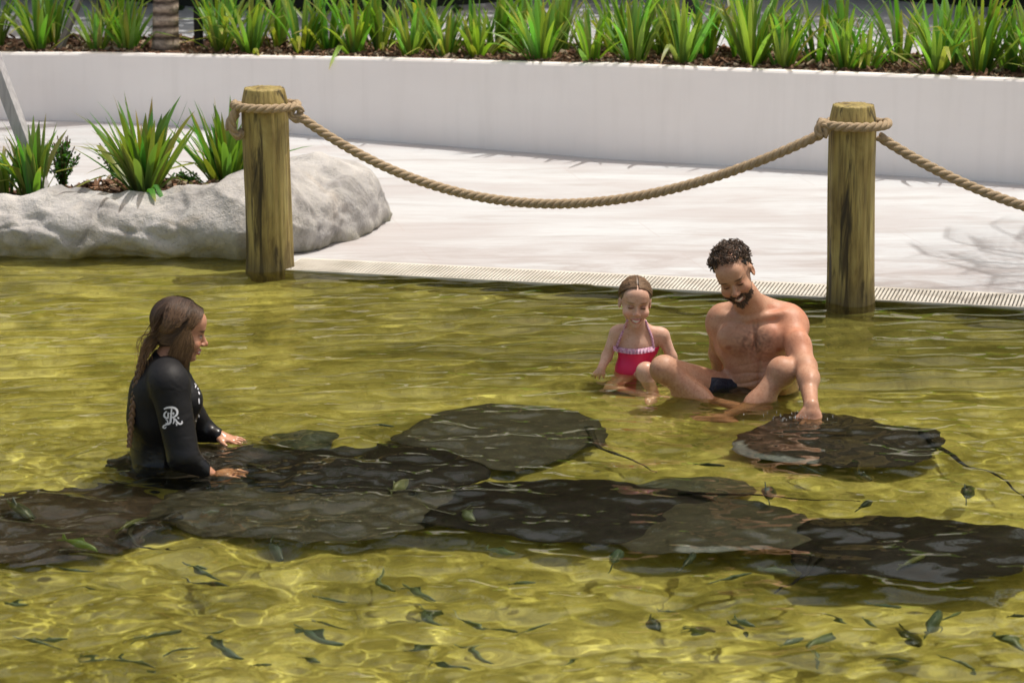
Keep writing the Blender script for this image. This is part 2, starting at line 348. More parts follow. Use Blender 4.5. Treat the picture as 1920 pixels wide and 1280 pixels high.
# planter wall: base and top surveyed along its run
wb = [(-500, 222, 98), (0, 229, 100), (200, 234, 101), (420, 246, 105), (600, 260, 108), (760, 273, 111), (920, 286, 116), (1060, 297, 120), (1130, 303, 120), (1250, 310, 125), (1400, 318, 131), (1650, 333, 140), (1920, 350, 150), (2500, 392, 176)]
base = [G(a, b, .0) for a, b, c in wb]; top = [P(a, c, G(a, b)[1]) for a, b, c in wb]
N = 90
bs = spline(base, N); ts = spline(top, N)
def offs(pts, d):
    t = np.gradient(pts[:, :2], axis=0); t /= np.linalg.norm(t, axis=1)[:, None]
    o = pts.copy(); o[:, 0] += -t[:, 1]*d; o[:, 1] += t[:, 0]*d; return o
prof = [bs.copy(), ts.copy(), offs(ts, .008), offs(ts, .075), offs(ts, .08), offs(ts, .08)]
prof[1][:, 2] -= .012; prof[4][:, 2] -= .01; prof[5][:, 2] = 0
mesh_v = np.concatenate(prof); F = np.array([(j*N+i, j*N+i+1, (j+1)*N+i+1, (j+1)*N+i) for j in range(5) for i in range(N-1)])
wl = mesh_obj('planter_wall', mesh_v, F, M['wall'], smooth=False)
tag(wl, 'long low white rendered planter wall curving behind the deck', 'planter wall')
# planter soil
so = [offs(ts, .078), offs(ts, .45), offs(ts, 1.0), offs(ts, 1.02)]
zz = [-.035, -.015, -.03, -.5]
rows = []
for s_, dz in zip(so, zz): s_ = s_.copy(); s_[:, 2] += dz; rows.append(s_)
vv = np.concatenate(rows); F = np.array([(j*N+i, j*N+i+1, (j+1)*N+i+1, (j+1)*N+i) for j in range(3) for i in range(N-1)])
mesh_obj('planter_soil', vv, F, M['mulch'], smooth=False)['kind'] = 'structure'
def soil_pt(px, back):
    """point on the planter soil, 'back' metres behind the wall face, in the column of pixel px"""
    o = offs(ts, back); d = ray(px, 120); i = int(np.argmin(np.abs(o[:, 0] / o[:, 1] - d[0] / d[1])))
    q = o[i].copy(); q[2] += -.03; return q
mb = MB(); o1 = offs(ts, 1.03)
mb2 = MB()
vv = []; 
for i in range(N): vv.append((o1[i][0], o1[i][1], .35))
for i in range(N): vv.append((o1[i][0]*1.5, 40.0, .35))
mesh_obj('path', np.array(vv), np.array([(i, i+1, N+i+1, N+i) for i in range(N-1)]), M['deck'], smooth=False)['kind'] = 'structure'
mesh_obj('ground', [(-400, -300, -1.2), (400, -300, -1.2), (400, 600, -1.2), (-400, 600, -1.2)], [(0, 1, 2, 3)], M['ground'])['kind'] = 'structure'

# ------------------------------------------------------------------ signed-distance modelling (one continuous surface per body)
class Field:
    def __init__(s, lo, hi, h):
        s.lo = np.array(lo, float); s.h = h; s.n = (np.ceil((np.array(hi)-s.lo)/h).astype(int)+1)
        s.D = np.full(s.n, .5, np.float32)
    def _sub(s, lo, hi):
        a = np.clip(np.floor((lo-s.lo)/s.h).astype(int), 0, s.n); b = np.clip(np.ceil((hi-s.lo)/s.h).astype(int)+1, 0, s.n)
        if np.any(b <= a): return None
        ax = [s.lo[i]+s.h*np.arange(a[i], b[i], dtype=np.float32) for i in range(3)]
        X = np.stack(np.meshgrid(*ax, indexing='ij'), -1)
        return tuple(slice(a[i], b[i]) for i in range(3)), X
    def _comb(s, sl, d, k, op):
        D = s.D[sl]
        if op == 'sub':
            h = np.clip(.5 - .5*(D + d)/k, 0, 1); s.D[sl] = D*(1-h) + (-d)*h + k*h*(1-h)
        else:
            h = np.clip(.5 + .5*(D - d)/k, 0, 1); s.D[sl] = D*(1-h) + d*h - k*h*(1-h)
    def prim(s, p, dil=0.0):
        kind, k, op = p[0], p[-2], p[-1]
        if kind == 'cap':
            a, b, ra, rb = p[1:5]; ra, rb = ra+dil, rb+dil; m = max(ra, rb) + k + 2*s.h
            r = s._sub(np.minimum(a, b)-m, np.maximum(a, b)+m)
            if r is None: return
            sl, X = r; ab = b-a; L2 = ab@ab + 1e-12
            t = np.clip(((X-a)@ab)/L2, 0, 1); d = np.linalg.norm(X-a-t[..., None]*ab, axis=-1) - (ra+(rb-ra)*t)
        else:
            c, rad, Rm = p[1:4]; rad = np.array(rad)+dil; m = rad.max()+k+2*s.h
            r = s._sub(c-m, c+m)
            if r is None: return
            sl, X = r; q = (X-c)@Rm        # into local axes
            k0 = np.linalg.norm(q/rad, axis=-1); k1 = np.linalg.norm(q/(rad*rad), axis=-1)
            d = k0*(k0-1)/(k1+1e-9); d = np.where(k0 < 1e-3, -rad.min(), d)
        s._comb(sl, d.astype(np.float32), k, op)
    def mesh(s):
        D = s.D; ins = D < 0; n = s.n
        code = np.zeros(n-1, np.uint8)
        for i in range(8):
            dx, dy, dz = i & 1, (i >> 1) & 1, (i >> 2) & 1
            code += ins[dx:n[0]-1+dx, dy:n[1]-1+dy, dz:n[2]-1+dz].astype(np.uint8)
        act = (code > 0) & (code < 8); idx = np.argwhere(act); vid = np.full(n-1, -1, np.int64); vid[act] = np.arange(len(idx))
        acc = np.zeros((len(idx), 3)); cnt = np.zeros(len(idx))
        cs = [np.array([i & 1, (i >> 1) & 1, (i >> 2) & 1]) for i in range(8)]
        vals = [D[tuple((idx+c).T)] for c in cs]
        for i in range(8):
            for ax in range(3):
                j = i | (1 << ax)
                if j == i: continue
                a, b = vals[i], vals[j]; cr = (a < 0) != (b < 0); t = np.where(cr, a/(a-b+1e-20), 0)
                p = cs[i] + t[:, None]*(cs[j]-cs[i]); acc[cr] += p[cr]; cnt[cr] += 1
        v = s.lo + s.h*(idx + acc/np.maximum(cnt, 1)[:, None])
        F = []
        for ax in range(3):
            u, w = (ax+1) % 3, (ax+2) % 3
            sl0 = [slice(1, n[i]-1) for i in range(3)]; sl1 = list(sl0); sl0[ax] = slice(0, n[ax]-1); sl1[ax] = slice(1, n[ax])
            a, b = ins[tuple(sl0)], ins[tuple(sl1)]; e = np.argwhere(a != b)
            if not len(e): continue
            flip = a[tuple(e.T)]; off = np.ones(3, int); off[ax] = 0; e = e + off
            def cell(du, dw):
                q = e.copy(); q[:, u] += du; q[:, w] += dw; return vid[tuple(q.T)]
            q = np.stack([cell(-1, -1), cell(0, -1), cell(0, 0), cell(-1, 0)], -1); q[~flip] = q[~flip][:, ::-1]; F.append(q)
        F = np.concatenate(F); F = F[(F >= 0).all(1)]
        return v, F
def lap(v, F, it=2, lam=.5):
    e = np.concatenate([F[:, [0, 1]], F[:, [1, 2]], F[:, [2, 3]], F[:, [3, 0]]]); e = np.concatenate([e, e[:, ::-1]])
    deg = np.bincount(e[:, 0], minlength=len(v)).astype(float)
    for _ in range(it):
        s = np.stack([np.bincount(e[:, 0], weights=v[e[:, 1], k], minlength=len(v)) for k in range(3)], -1)
        v = v + lam*(s/np.maximum(deg, 1)[:, None]-v)
    return v
def I3(): return np.eye(3)
def cap(a, b, ra, rb=None, k=.02, op='add'): return ('cap', np.asarray(a, float), np.asarray(b, float), ra, ra if rb is None else rb, k, op)
def ell(c, r, Rm=None, k=.02, op='add'): return ('ell', np.asarray(c, float), r, I3() if Rm is None else Rm, k, op)
def solid(prims, h, dil=0, clips=(), smooth=2):
    lo = np.min([np.min([p[1], p[2] if p[0] == 'cap' else p[1]], axis=0) - (max(p[3:5]) if p[0] == 'cap' else max(p[2])) for p in prims if p[-1] == 'add'], axis=0) - .02 - dil
    hi = np.max([np.max([p[1], p[2] if p[0] == 'cap' else p[1]], axis=0) + (max(p[3:5]) if p[0] == 'cap' else max(p[2])) for p in prims if p[-1] == 'add'], axis=0) + .02 + dil
    Fd = Field(lo, hi, h)
    for p in prims: Fd.prim(p, dil if p[-1] == 'add' else 0)
    if clips:
        ax = [Fd.lo[i]+h*np.arange(Fd.n[i], dtype=np.float32) for i in range(3)]
        for nrm, pt, *cyl in clips:      # keep the side the normal points away from
            nrm = np.asarray(nrm, float); nrm = nrm/np.linalg.norm(nrm)
            d = (ax[0][:, None, None]-pt[0])*nrm[0] + (ax[1][None, :, None]-pt[1])*nrm[1] + (ax[2][None, None, :]-pt[2])*nrm[2]
            if cyl: d = np.minimum(d, cyl[0] - np.hypot((ax[0][:, None, None]-pt[0]), (ax[1][None, :, None]-pt[1])))
            Fd.D = np.maximum(Fd.D, d.astype(np.float32))
    v, F = Fd.mesh(); return lap(v, F, smooth), F
def rotm(yaw, roll, pitch):
    return np.array(Matrix.Rotation(R(yaw), 3, 'Z') @ Matrix.Rotation(R(roll), 3, 'Y') @ Matrix.Rotation(R(pitch), 3, 'X'))
class Frame:
    def __init__(s, c, Rm, sc_): s.c = np.asarray(c, float); s.R = Rm; s.s = sc_
    def w(s, *p): return s.c + s.R @ (np.array(p)*s.s)
    def loc(s, X): return ((X - s.c) @ s.R)/s.s
def head_prims(fr, male=False, child=False):
    s = fr.s; w = fr.w; E = lambda c, r, k=.014, op='add': ell(w(*c), np.array(r)*s, fr.R, k*s, op)
    C = lambda a, b, ra, rb=None, k=.012, op='add': cap(w(*a), w(*b), ra*s, (rb or ra)*s, k*s, op)
    jw = .052 if male else .043; ck = 1.0
    L = [E((0, .018, .036), (.076, .096, .084)), E((0, -.022, -.020), (.064, .070, .080), .02),
         E((0, -.028, -.072), (jw, .050, .036), .02), E((0, -.070, -.100), (.021 if male else .017, .019, .017), .022),
         C((-.032, -.083, .020), (.032, -.083, .020), .011 if male else .008, k=.016), E((0, -.058, .045), (.056, .040, .048), .02)]
    for sx in (-1, 1):
        L += [E((sx*.032, -.100, .000), (.019, .016, .013), .014, 'sub'), E((sx*.031, -.0775, -.002), (.0135, .0135, .0115), .004),
              E((sx*.040, -.062, -.036), (.026, .028, .024), .02), E((sx*.077, .012, -.010), (.009, .019, .028), .006),
              E((sx*.082, .006, -.010), (.005, .010, .017), .006, 'sub')]
    nl = .112 if not child else .103
    L += [C((0, -.087, .004), (0, -nl+.004, -.030), .0075, .0105, .008), E((0, -nl, -.034), (.0115, .0105, .010), .008)]
    for sx in (-1, 1): L += [E((sx*.0125, -.100, -.038), (.0085, .010, .0075), .006)]
    smw = .025
    L += [C((-smw, -.078, -.064), (0, -.094, -.066), .0055, .0078, .007), C((smw, -.078, -.064), (0, -.094, -.066), .0055, .0078, .007),
          C((-smw+.004, -.080, -.077), (0, -.091, -.079), .005, .0085, .007), C((smw-.004, -.080, -.077), (0, -.091, -.079), .005, .0085, .007),
          C((-.024, -.086, -.0700), (0, -.103, -.0725), .0028, .0030, .004, 'sub'), C((.024, -.086, -.0700), (0, -.103, -.0725), .0028, .0030, .004, 'sub'),
          E((0, -.092, -.090), (.018, .008, .005), .010, 'sub')]
    return L
def sstep(x): x = np.clip(x, 0, 1); return x*x*(3-2*x)
def blob(q, c, r, soft=.35):
    d = np.linalg.norm((q-np.array(c))/np.array(r), axis=1); return 1-sstep((d-1+soft)/(2*soft))
def paint_face(col, v, fr, skin, lips, brow, beard=None, eye=(.03, .018, .012), teeth=True, down=False, smile=1.0):
    q = fr.loc(v); on = (np.abs(q[:, 0]) < .12) & (q[:, 2] > -.15) & (q[:, 2] < .16) & (q[:, 1] > -.16) & (q[:, 1] < .14)
    def put(mask, c): m = (mask*on)[:, None]; col[:] = col*(1-m)+np.array(c)*m
    sk = np.array(skin)
    for sx in (-1, 1):
        put(.5*blob(q, (sx*.042, -.075, -.036), (.020, .04, .016), .5), sk*V(1.15, .78, .72))
        put(.8*blob(q, (sx*.031, -.09, .000), (.020, .03, .011), .4), sk*V(.62, .50, .46))
    put(.45*blob(q, (0, -.115, -.036), (.014, .02, .012), .5), sk*V(1.1, .74, .68))
    put(.95*blob(q+V(0, 0, -1)*(np.abs(q[:, :1])/.026)**2*.004*smile, (0, -.095, -.0715), (.026*smile, .03, .0125), .25), lips)
    if beard is not None:
        ang = q[:, 2] + .60*np.abs(q[:, 0])
        b = sstep((-.040 - q[:, 2] - np.clip(.050-np.abs(q[:, 0]), 0, .05)*.78)/.026) * sstep((q[:, 2]+.135)/.02) * (q[:, 1] < -.012) * (np.abs(q[:, 0]) < .064)
        side = sstep((np.abs(q[:, 0])-.054)/.006)*(q[:, 1] < -.0)*(q[:, 1] > -.045)*(q[:, 2] < .02)*(q[:, 2] > -.085)*(np.abs(q[:, 0]) < .075)
        must = blob(q, (0, -.1, -.053), (.033, .04, .0095), .3)
        lipm = blob(q, (0, -.1, -.072), (.020, .03, .010), .3)
        nz = .72+.5*vnoise(q, 160)
        put(np.clip(np.maximum(np.maximum(b, side), must)*nz*(1-.95*lipm), 0, .64), beard)
    if teeth: put(blob(q+V(0, 0, -1)*(np.abs(q[:, :1])/.026)**2*.004*smile, (0, -.1, -.0705), (.0185*smile, .03, .0052), .3), (.74, .70, .62))
    put(.8*(blob(q, (-.024, -.085, -.070), (.005, .02, .004), .5)+blob(q, (.024, -.085, -.070), (.005, .02, .004), .5)), sk*.35)
    for sx in (-1, 1):
        if down:      # looking down: lids lowered over the eyes
            put(.9*blob(q, (sx*.031, -.09, -.0055), (.0150, .03, .0036), .35), eye)
            put(.6*blob(q, (sx*.031, -.09, .0085), (.0165, .03, .0022), .4), sk*.45); put(.85*blob(q, (sx*.034, -.088, .0225), (.0205, .03, .0046), .35), brow); continue
        put(blob(q, (sx*.031, -.09, -.0025), (.0135, .03, .0055), .25), (.50, .45, .42))
        put(blob(q, (sx*.031, -.09, -.0025), (.0062, .03, .0062), .2), eye)
        put(blob(q, (sx*.031, -.09, .0035), (.0165, .03, .0030), .3), (.02, .012, .01))
        put(.85*blob(q, (sx*.034, -.088, .0225), (.0205, .03, .0048), .35), brow)
def hand_prims(wr, d, nrm, s=1.0, curl=.25, thumb=1, splay=.16, k=.006):
    """wrist point, pointing direction, back-of-hand normal"""
    d = np.asarray(d, float); d /= np.linalg.norm(d); nrm = np.asarray(nrm, float); nrm -= d*(nrm@d); nrm /= np.linalg.norm(nrm)
    sd = np.cross(d, nrm)*thumb; Rm = np.stack([sd, d, nrm], -1)
    L = [ell(wr + d*.048*s, np.array((.042, .052, .0165))*s, Rm, .012*s), cap(wr, wr+d*.03*s, .024*s, .026*s, .015*s)]
    for i, (off, ln) in enumerate(((.031, .072), (.0105, .080), (-.0105, .075), (-.030, .058))):
        fd = d*math.cos(splay*off/.02)+sd*math.sin(splay*off/.02); p = wr + d*.085*s + sd*off*s; c = curl*(.8+.15*i)
        for j, (fr_, r0, r1) in enumerate(((.45, .0098, .0088), (.31, .0088, .0080), (.24, .0080, .0068))):
            a = c*(.4+.9*j); q = p + (fd*math.cos(a)-nrm*math.sin(a))*ln*fr_*s; L.append(cap(p, q, r0*s, r1*s, .003*s)); p = q
    p = wr + d*.025*s + sd*.028*s; td = d*.75+sd*.62-nrm*.22; td /= np.linalg.norm(td)
    q = p+td*.034*s; L.append(cap(p, q, .0135*s, .0115*s, .008*s)); r = q+(td*.8+d*.45)/np.linalg.norm(td*.8+d*.45)*.032*s; L.append(cap(q, r, .011*s, .0085*s, .003*s))
    return L
def foot_prims(an, d, s=1.0):
    d = np.asarray(d, float); d /= np.linalg.norm(d)
    return [cap(an, an+d*.06*s-V(0, 0, .03)*s, .036*s, .036*s, .02), cap(an-d*.04*s-V(0, 0, .03)*s, an+d*.12*s-V(0, 0, .04)*s, .032*s, .034*s, .02), cap(an+d*.12*s-V(0, 0, .04)*s, an+d*.17*s-V(0, 0, .045)*s, .034*s, .022*s, .02)]
def strands(polys, width, cols, parent, name='hair', sides=3):
    mb = MB()
    for p, c in zip(polys, cols):
        n = len(p); r = width*np.minimum(1, np.linspace(1.25, .25, n)); v, f = tube(p, r, sides, False)
        mb.add(v, f, np.repeat(np.asarray(c), sides, axis=0) if np.ndim(c) == 2 else c)
    return mb
def bvh(v, F): return BVHTree.FromPolygons(v.tolist(), F.tolist())
def scalp(tree, fr, d):
    d = np.asarray(d, float); d = d/np.linalg.norm(d); o = fr.w(0, .01, .02); wd = fr.R@d
    h = tree.ray_cast(Vector(o+wd*.3), Vector(-wd))
    return (np.array(h[0]), np.array(h[1])) if h[0] is not None else (o+wd*.09*fr.s, wd)

SK_M = V(.53, .30, .195); SK_G = V(.66, .42, .31); SK_W = V(.56, .30, .19)
VX = .0036
# ================================================================== MAN
def make_man():
    root = empty('person', tuple(G(1425, 745)))
    fr = Frame(P(1377, 514, 10.80), rotm(-16, -19, 23), .905)
    torso = [ell(P(1426, 742, 10.99), (.165, .125, .11), k=.05), ell(P(1424, 705, 10.95), (.132, .108, .12), k=.05),
             ell(P(1413, 640, 10.95), (.158, .112, .125), k=.05), cap(P(1360, 600, 10.96), P(1470, 603, 10.94), .058, .064, .05)]
    upper = [ell(P(1378, 633, 10.865), (.072, .040, .056), k=.03), ell(P(1446, 636, 10.86), (.076, .042, .058), k=.03),
             cap(P(1424, 598, 10.95), P(1392, 548, 10.86), .062, .055, .03), cap(P(1424, 572, 10.95), P(1478, 594, 10.94), .036, .045, .045),
             cap(P(1404, 572, 10.95), P(1354, 592, 10.96), .030, .040, .04),
             cap(P(1412, 596, 10.865), P(1470, 588, 10.88), .012, .014, .018), cap(P(1400, 598, 10.865), P(1352, 592, 10.92), .011, .013, .018),
             ell(P(1416, 640, 10.825), (.004, .02, .05), k=.02, op='sub')]
    # arm pressed on the ray (image right)
    sh, el, wr = P(1482, 610, 10.91), P(1511, 688, 10.66), P(1521, 760, 10.425)
    upper += [ell(sh+V(.006, 0, -.005), (.068, .066, .072), k=.03), cap(sh, el, .052, .041, .03), ell((sh*.5+el*.5)+V(.0, -.016, .0), (.045, .047, .066), k=.03),
              cap(el, wr, .041, .0265, .02), ell(el*.68+wr*.32+V(.006, 0, .006), (.040, .068, .038), k=.025)]
    upper += hand_prims(wr, V(-.012, -.45, -.62), V(.1, -.75, .55), 1.0, .30, 1)
    # arm propped behind (image left)
    s2, e2, w2 = P(1352, 607, 10.97), P(1349, 662, 11.10), P(1352, 712, 11.15)
    upper += [ell(s2, (.056, .06, .064), k=.03), cap(s2, e2, .048, .040, .03), cap(e2, w2, .041, .028, .02)]
    upper += hand_prims(w2, V(-.2, .5, -.45), V(0, .3, .8), 1.0, .1, -1)
    # legs
    hl, kl = P(1388, 748, 11.0), P(1246, 693, 10.74); al = V(kl[0]+.30, 10.70, -.13)
    hr, kr = P(1462, 748, 11.0), P(1466, 697, 10.69); ar = V(kr[0]-.24, 10.58, -.17)
    th = [cap(hl, hl+(kl-hl)*.46, .083, .070, .03), cap(hr, hr+(kr-hr)*.30, .085, .080, .03)]
    legs = [cap(hl, kl, .082, .052, .03), cap(hr, kr, .085, .056, .03), ell(kl+V(-.004, -.01, .006), (.050, .05, .050), k=.02), ell(kr+V(0, -.012, .006), (.052, .052, .054), k=.02),
            cap(kl, al, .046, .034, .02), cap(kr, ar, .044, .032, .02), ell(kl*.66+al*.34+V(0, .018, -.022), (.075, .042, .048), k=.03), ell(kr*.66+ar*.34+V(0, .01, -.018), (.062, .040, .044), k=.03)]
    legs += foot_prims(al, V(.7, .5, -.1), .9) + foot_prims(ar, V(-.75, .55, -.15), .9)
    prims = torso + upper + legs + head_prims(fr, male=True)
    v, F = solid(prims, VX)
    # belly creases, ribs and abdominal muscles
    tz = P(1425, 700, 10.87)
    q = v - tz; m = sstep((.13-np.abs(q[:, 0]-.0))/.05)*sstep((.085-np.abs(q[:, 2]+.0))/.03)*(v[:, 1] < 10.91)*(v[:, 1] > 10.79)
    for zc, am in ((-.052, .005), (-.022, .0045), (.012, .0028), (.050, .0018)):
        g = np.exp(-((q[:, 2]-zc+.9*q[:, 0]**2-.12*q[:, 0]+.004*np.sin(40*q[:, 0]+zc*99))/.0055)**2); v[:, 1] += m*g*am
    v[:, 1] += m*np.exp(-((q[:, 0]+.004)/.007)**2)*.005
    col = np.tile(SK_M, (len(v), 1)); p2 = v
    def put(mask, c): mk = mask[:, None]; col[:] = col*(1-mk)+np.asarray(c)*mk
    put(.45*sstep((v[:, 2]-.17)/.06)*sstep((v[:, 0]-P(1425, 600, 10.9)[0])/.05)*(v[:, 2] < .33), SK_M*V(1.2, .84, .75))    # sunburnt shoulder
    cc = P(1416, 642, 10.83); nz = .6+.6*vnoise(v, 90)
    put(np.clip(.85*blob(v, cc, (.085, .09, .062), .6)*nz, 0, 1), SK_M*V(.30, .28, .32))                          # chest hair
    put(np.clip(.35*blob(v, P(1422, 700, 10.85), (.022, .09, .085), .5)*nz, 0, 1), SK_M*V(.5, .5, .5))
    for nx, ny in ((1366, 652), (1461, 655)): put(.8*blob(v, P(nx, ny, 10.83), (.012, .05, .010), .4), SK_M*V(.62, .45, .42))
    shin = np.clip(.45*(v[:, 2] < .14)*(v[:, 1] < 10.86)*(.5+.8*vnoise(v*V(1, 1, 1), 120)), 0, .5)*(v[:, 0] < P(1500, 700, 10.7)[0])
    put(shin, SK_M*V(.62, .56, .52))
    paint_face(col, v, fr, SK_M, (.42, .16, .13), (.05, .032, .022), beard=(.055, .034, .022), eye=(.02, .012, .01), down=True, smile=1.15)
    mesh_obj('body', v, F, M['skin'], root, col=col, recv=True)
    T = bvh(v, F)
    # shorts
    sv, sF = solid([torso[0], ell(P(1424, 728, 10.965), (.137, .112, .07), k=.04)] + th, .005, .009, clips=[((0, .35, 1), P(1424, 708, 10.85))])
    mesh_obj('swim_shorts', sv, sF, M['navy'], root, recv=True)
    # hair: cropped curls on the crown and sides
    r2 = np.random.default_rng(5); polys = []; cols = []
    cap_ = [ell(fr.w(0, .028, .046), np.array((.0800, .093, .074))*fr.s, fr.R, .01)]
    hv, hF = solid(cap_, .004, 0, clips=[(fr.R@V(0, -.85, -.55), fr.w(0, -.050, .086)), (fr.R@V(0, -.35, -1), fr.w(0, .02, -.020))], smooth=3)
    hn = fbm(hv, 60, 2); ctr = fr.w(0, .02, .04); dd = hv-ctr; dd /= np.linalg.norm(dd, axis=1)[:, None]; hv = hv+dd*(hn*.007)[:, None]
    mb = MB(); mb.add(hv, hF.tolist(), np.array((.030, .019, .013)))
    for _ in range(4200):
        d = r2.normal(size=3); d /= np.linalg.norm(d)
        q = d
        front = q[1] < 0
        lim = .66 if q[1] < -.35 else (.22 if q[1] < .22 else -.30)
        if q[2] < lim + r2.uniform(-.06, .06): continue
        if abs(q[0]) > .55 and q[1] < -.12 and q[2] < .5: continue
        p, n = scalp(T, fr, d); sh_ = abs(d[2]) ; L_ = .011 if d[2] > .4 else .004
        p = p + n*r2.uniform(.001, L_+.006*(d[2] > .4)); a = np.cross(n, r2.normal(size=3)); a /= np.linalg.norm(a); b = np.cross(n, a)
        g_ = np.array([mnoise.noise(Vector(p*38+V(0, 0, k*9))) for k in range(3)])*2.2+fr.R@V(.25, .25, .0); g_ = g_-n*(g_@n); g_ /= np.linalg.norm(g_)+1e-6
        L2 = r2.uniform(.011, .025)*(1 if d[2] > .35 else .5); sd_ = np.cross(n, g_); t = np.linspace(0, 1, 9)[:, None]; ph = r2.uniform(0, 1)
        pts = p + g_*t*L2*.75 + n*(np.sin(t*2.6)*L2*.42) + sd_*np.sin(t*5+ph*2)*L2*.22
        c = np.array((.070, .044, .029))*r2.uniform(.3, 2.4); polys.append(pts); cols.append(c)
    # beard stubble tufts
    for _ in range(1100):
        x = r2.uniform(-.062, .062); z = r2.uniform(-.125, -.022)
        if z > -.046 - max(0, .050-abs(x))*.78 and not (abs(x) < .032 and -.060 < z < -.048): continue
        if abs(x) < .021 and -.083 < z < -.061: continue
        o = fr.w(x*1.15, -.18, z); h = T.ray_cast(Vector(o), Vector(fr.R@V(0, 1, 0)))
        if h[0] is None or fr.loc(np.array(h[0])[None])[0][1] > -.022: continue
        p = np.array(h[0]); n = np.array(h[1]); dn = fr.R@V(0, 0, -1); s_ = n*.5+dn*.8+r2.normal(size=3)*.3
        polys.append(p+np.outer(np.linspace(-.001, .009, 4), s_)); cols.append(np.array((.080, .050, .034))*r2.uniform(.4, 2.2))
    m2 = strands(polys, .0017, cols, root)
    mb.add(np.concatenate(m2.v), m2.f, np.concatenate(m2.c)); mb.build('hair', M['hair'], root)
    tag(root, 'dark haired bearded man in navy swim shorts sitting cross-legged, one hand on a stingray', 'person')
make_man()
# ================================================================== GIRL
def make_girl():
    root = empty('person', tuple(G(1190, 708)))
    fr = Frame(P(1191, 566, 11.10), rotm(4, 3, 6), .79)
    yc = 11.15
    torso = [ell(P(1190, 722, yc+.03), (.082, .07, .06), k=.03), ell(P(1188, 692, yc), (.070, .055, .07), k=.03), ell(P(1196, 650, yc), (.079, .055, .062), k=.03),
             cap(P(1166, 624, yc+.005), P(1232, 629, yc+.005), .027, .027, .03)]
    body = [cap(P(1197, 628, yc), P(1194, 595, yc-.02), .032, .030, .02), ell(P(1157, 624, yc), (.026, .026, .028), k=.025), ell(P(1241, 628, yc), (.026, .026, .028), k=.025), cap(P(1196, 606, yc), P(1168, 621, yc), .016, .018, .03), cap(P(1196, 606, yc), P(1228, 625, yc), .016, .018, .03)]
    s1, e1, w1 = P(1155, 626, yc), P(1138, 668, yc-.01), P(1127, 691, yc-.05)
    body += [cap(s1, e1, .0265, .0205, .015), cap(e1, w1, .021, .0155, .012)] + hand_prims(w1, V(-.18, -.22, -.85), V(-.1, -.8, .5), .55, .30, 1)
    s2, e2, w2 = P(1243, 630, yc), P(1259, 668, yc-.01), P(1272, 705, yc-.02)
    body += [cap(s2, e2, .0265, .0205, .015), cap(e2, w2, .021, .0155, .012)] + hand_prims(w2, V(.1, -.1, -.9), V(0, -.8, .3), .62, .2, -1)
    hl, k1 = P(1205, 722, yc), P(1211, 697, 10.99); a1 = V(k1[0]+.03, 10.93, -.16)
    body += [cap(hl, k1, .047, .034, .02), ell(k1, (.034, .034, .036), k=.015), cap(k1, a1, .032, .023, .02)] + foot_prims(a1, V(-.2, -.9, -.1), .62)
    h2, k2 = P(1172, 722, yc), V(G(1150, 725)[0], 11.0, -.11); a2 = V(k2[0]+.14, 10.93, -.17)
    body += [cap(h2, k2, .046, .034, .02), cap(k2, a2, .032, .023, .02)] + foot_prims(a2, V(.9, -.3, -.1), .6)
    v, F = solid(torso + body + head_prims(fr, child=True), .0031, smooth=1)
    col = np.tile(SK_G, (len(v), 1))
    paint_face(col, v, fr, SK_G, (.55, .17, .17), (.30, .185, .11), eye=(.05, .03, .02), down=True, smile=1.2)
    mesh_obj('body', v, F, M['skin'], root, col=col, recv=True)
    T = bvh(v, F)
    sv, sF = solid(torso, .0035, .005, clips=[((0, 0, 1), P(1190, 655, yc-.06))])
    suit = mesh_obj('swimsuit', sv, sF, M['red'], root, recv=True); T2 = bvh(sv, sF)
    def hit(px, py, tr=T, off=.003):
        d = ray(px, py); h = tr.ray_cast(Vector(CO), Vector(d)); return np.array(h[0])-d*off if h[0] is not None else P(px, py, yc-.05)
    for line in ([(1156, 650), (1164, 630), (1172, 612), (1177, 600)], [(1226, 655), (1222, 632), (1214, 612), (1210, 600)]):
        pts = [hit(*q) for q in line]; sp_ = spline(pts, 14)
        mb = MB(); mb.tube(sp_, .0055, 6); mb.build('strap', M['gingham'], suit)
    mb = MB(); n = 46; rows = []
    for j in range(4):
        row = []
        for i in range(n):
            t = i/(n-1); px = 1150+t*78; py = 648+6*math.sin(t*math.pi) + j*3.3
            p = hit(px, py, T if j == 0 else T2, .004+.0035*j*(1+.8*math.sin(i*1.7))); row.append(p)
        rows += row
    mb.add(rows, [(j*n+i, j*n+i+1, (j+1)*n+i+1, (j+1)*n+i) for j in range(3) for i in range(n-1)])
    o = mb.build('ruffle', M['gingham'], suit)
    # hair slicked back from a centre parting, damp, tied low
    r2 = np.random.default_rng(9); polys = []; cols = []
    hv, hF = solid([ell(fr.w(0, .024, .040), np.array((.080, .096, .088))*fr.s, fr.R, .01)], .0035, 0, clips=[(fr.R@V(0, -.92, -.40), fr.w(0, -.058, .062)), (fr.R@V(0, -.3, -1), fr.w(0, .02, -.05))])
    mb = MB(); mb.add(hv, hF.tolist(), np.array((.13, .078, .045)))
    for _ in range(1500):
        sx = r2.choice([-1, 1]); a = r2.uniform(0, 1)
        pts = []
        y0 = -.075 + .13*r2.uniform(0, 1)**1.2
        st = V(sx*.003, y0, 1.0); tgt = V(sx*r2.uniform(.2, .9), .9, -.45)
        d0 = V(sx*.04, -.85+2.0*a, .75); d1 = V(sx*1.0, .05+.7*a, .15+.1*r2.normal()); d2 = V(sx*.5, 1.0, -.45)
        for t in np.linspace(0, 1, 9):
            d = d0*(1-t)**2+2*d1*t*(1-t)+d2*t*t; p, nn = scalp(T, fr, d); pts.append(p+nn*(.0035+.004*r2.uniform()))
        polys.append(np.array(pts)); cols.append(np.array((.20, .122, .070))*r2.uniform(.5, 1.6))
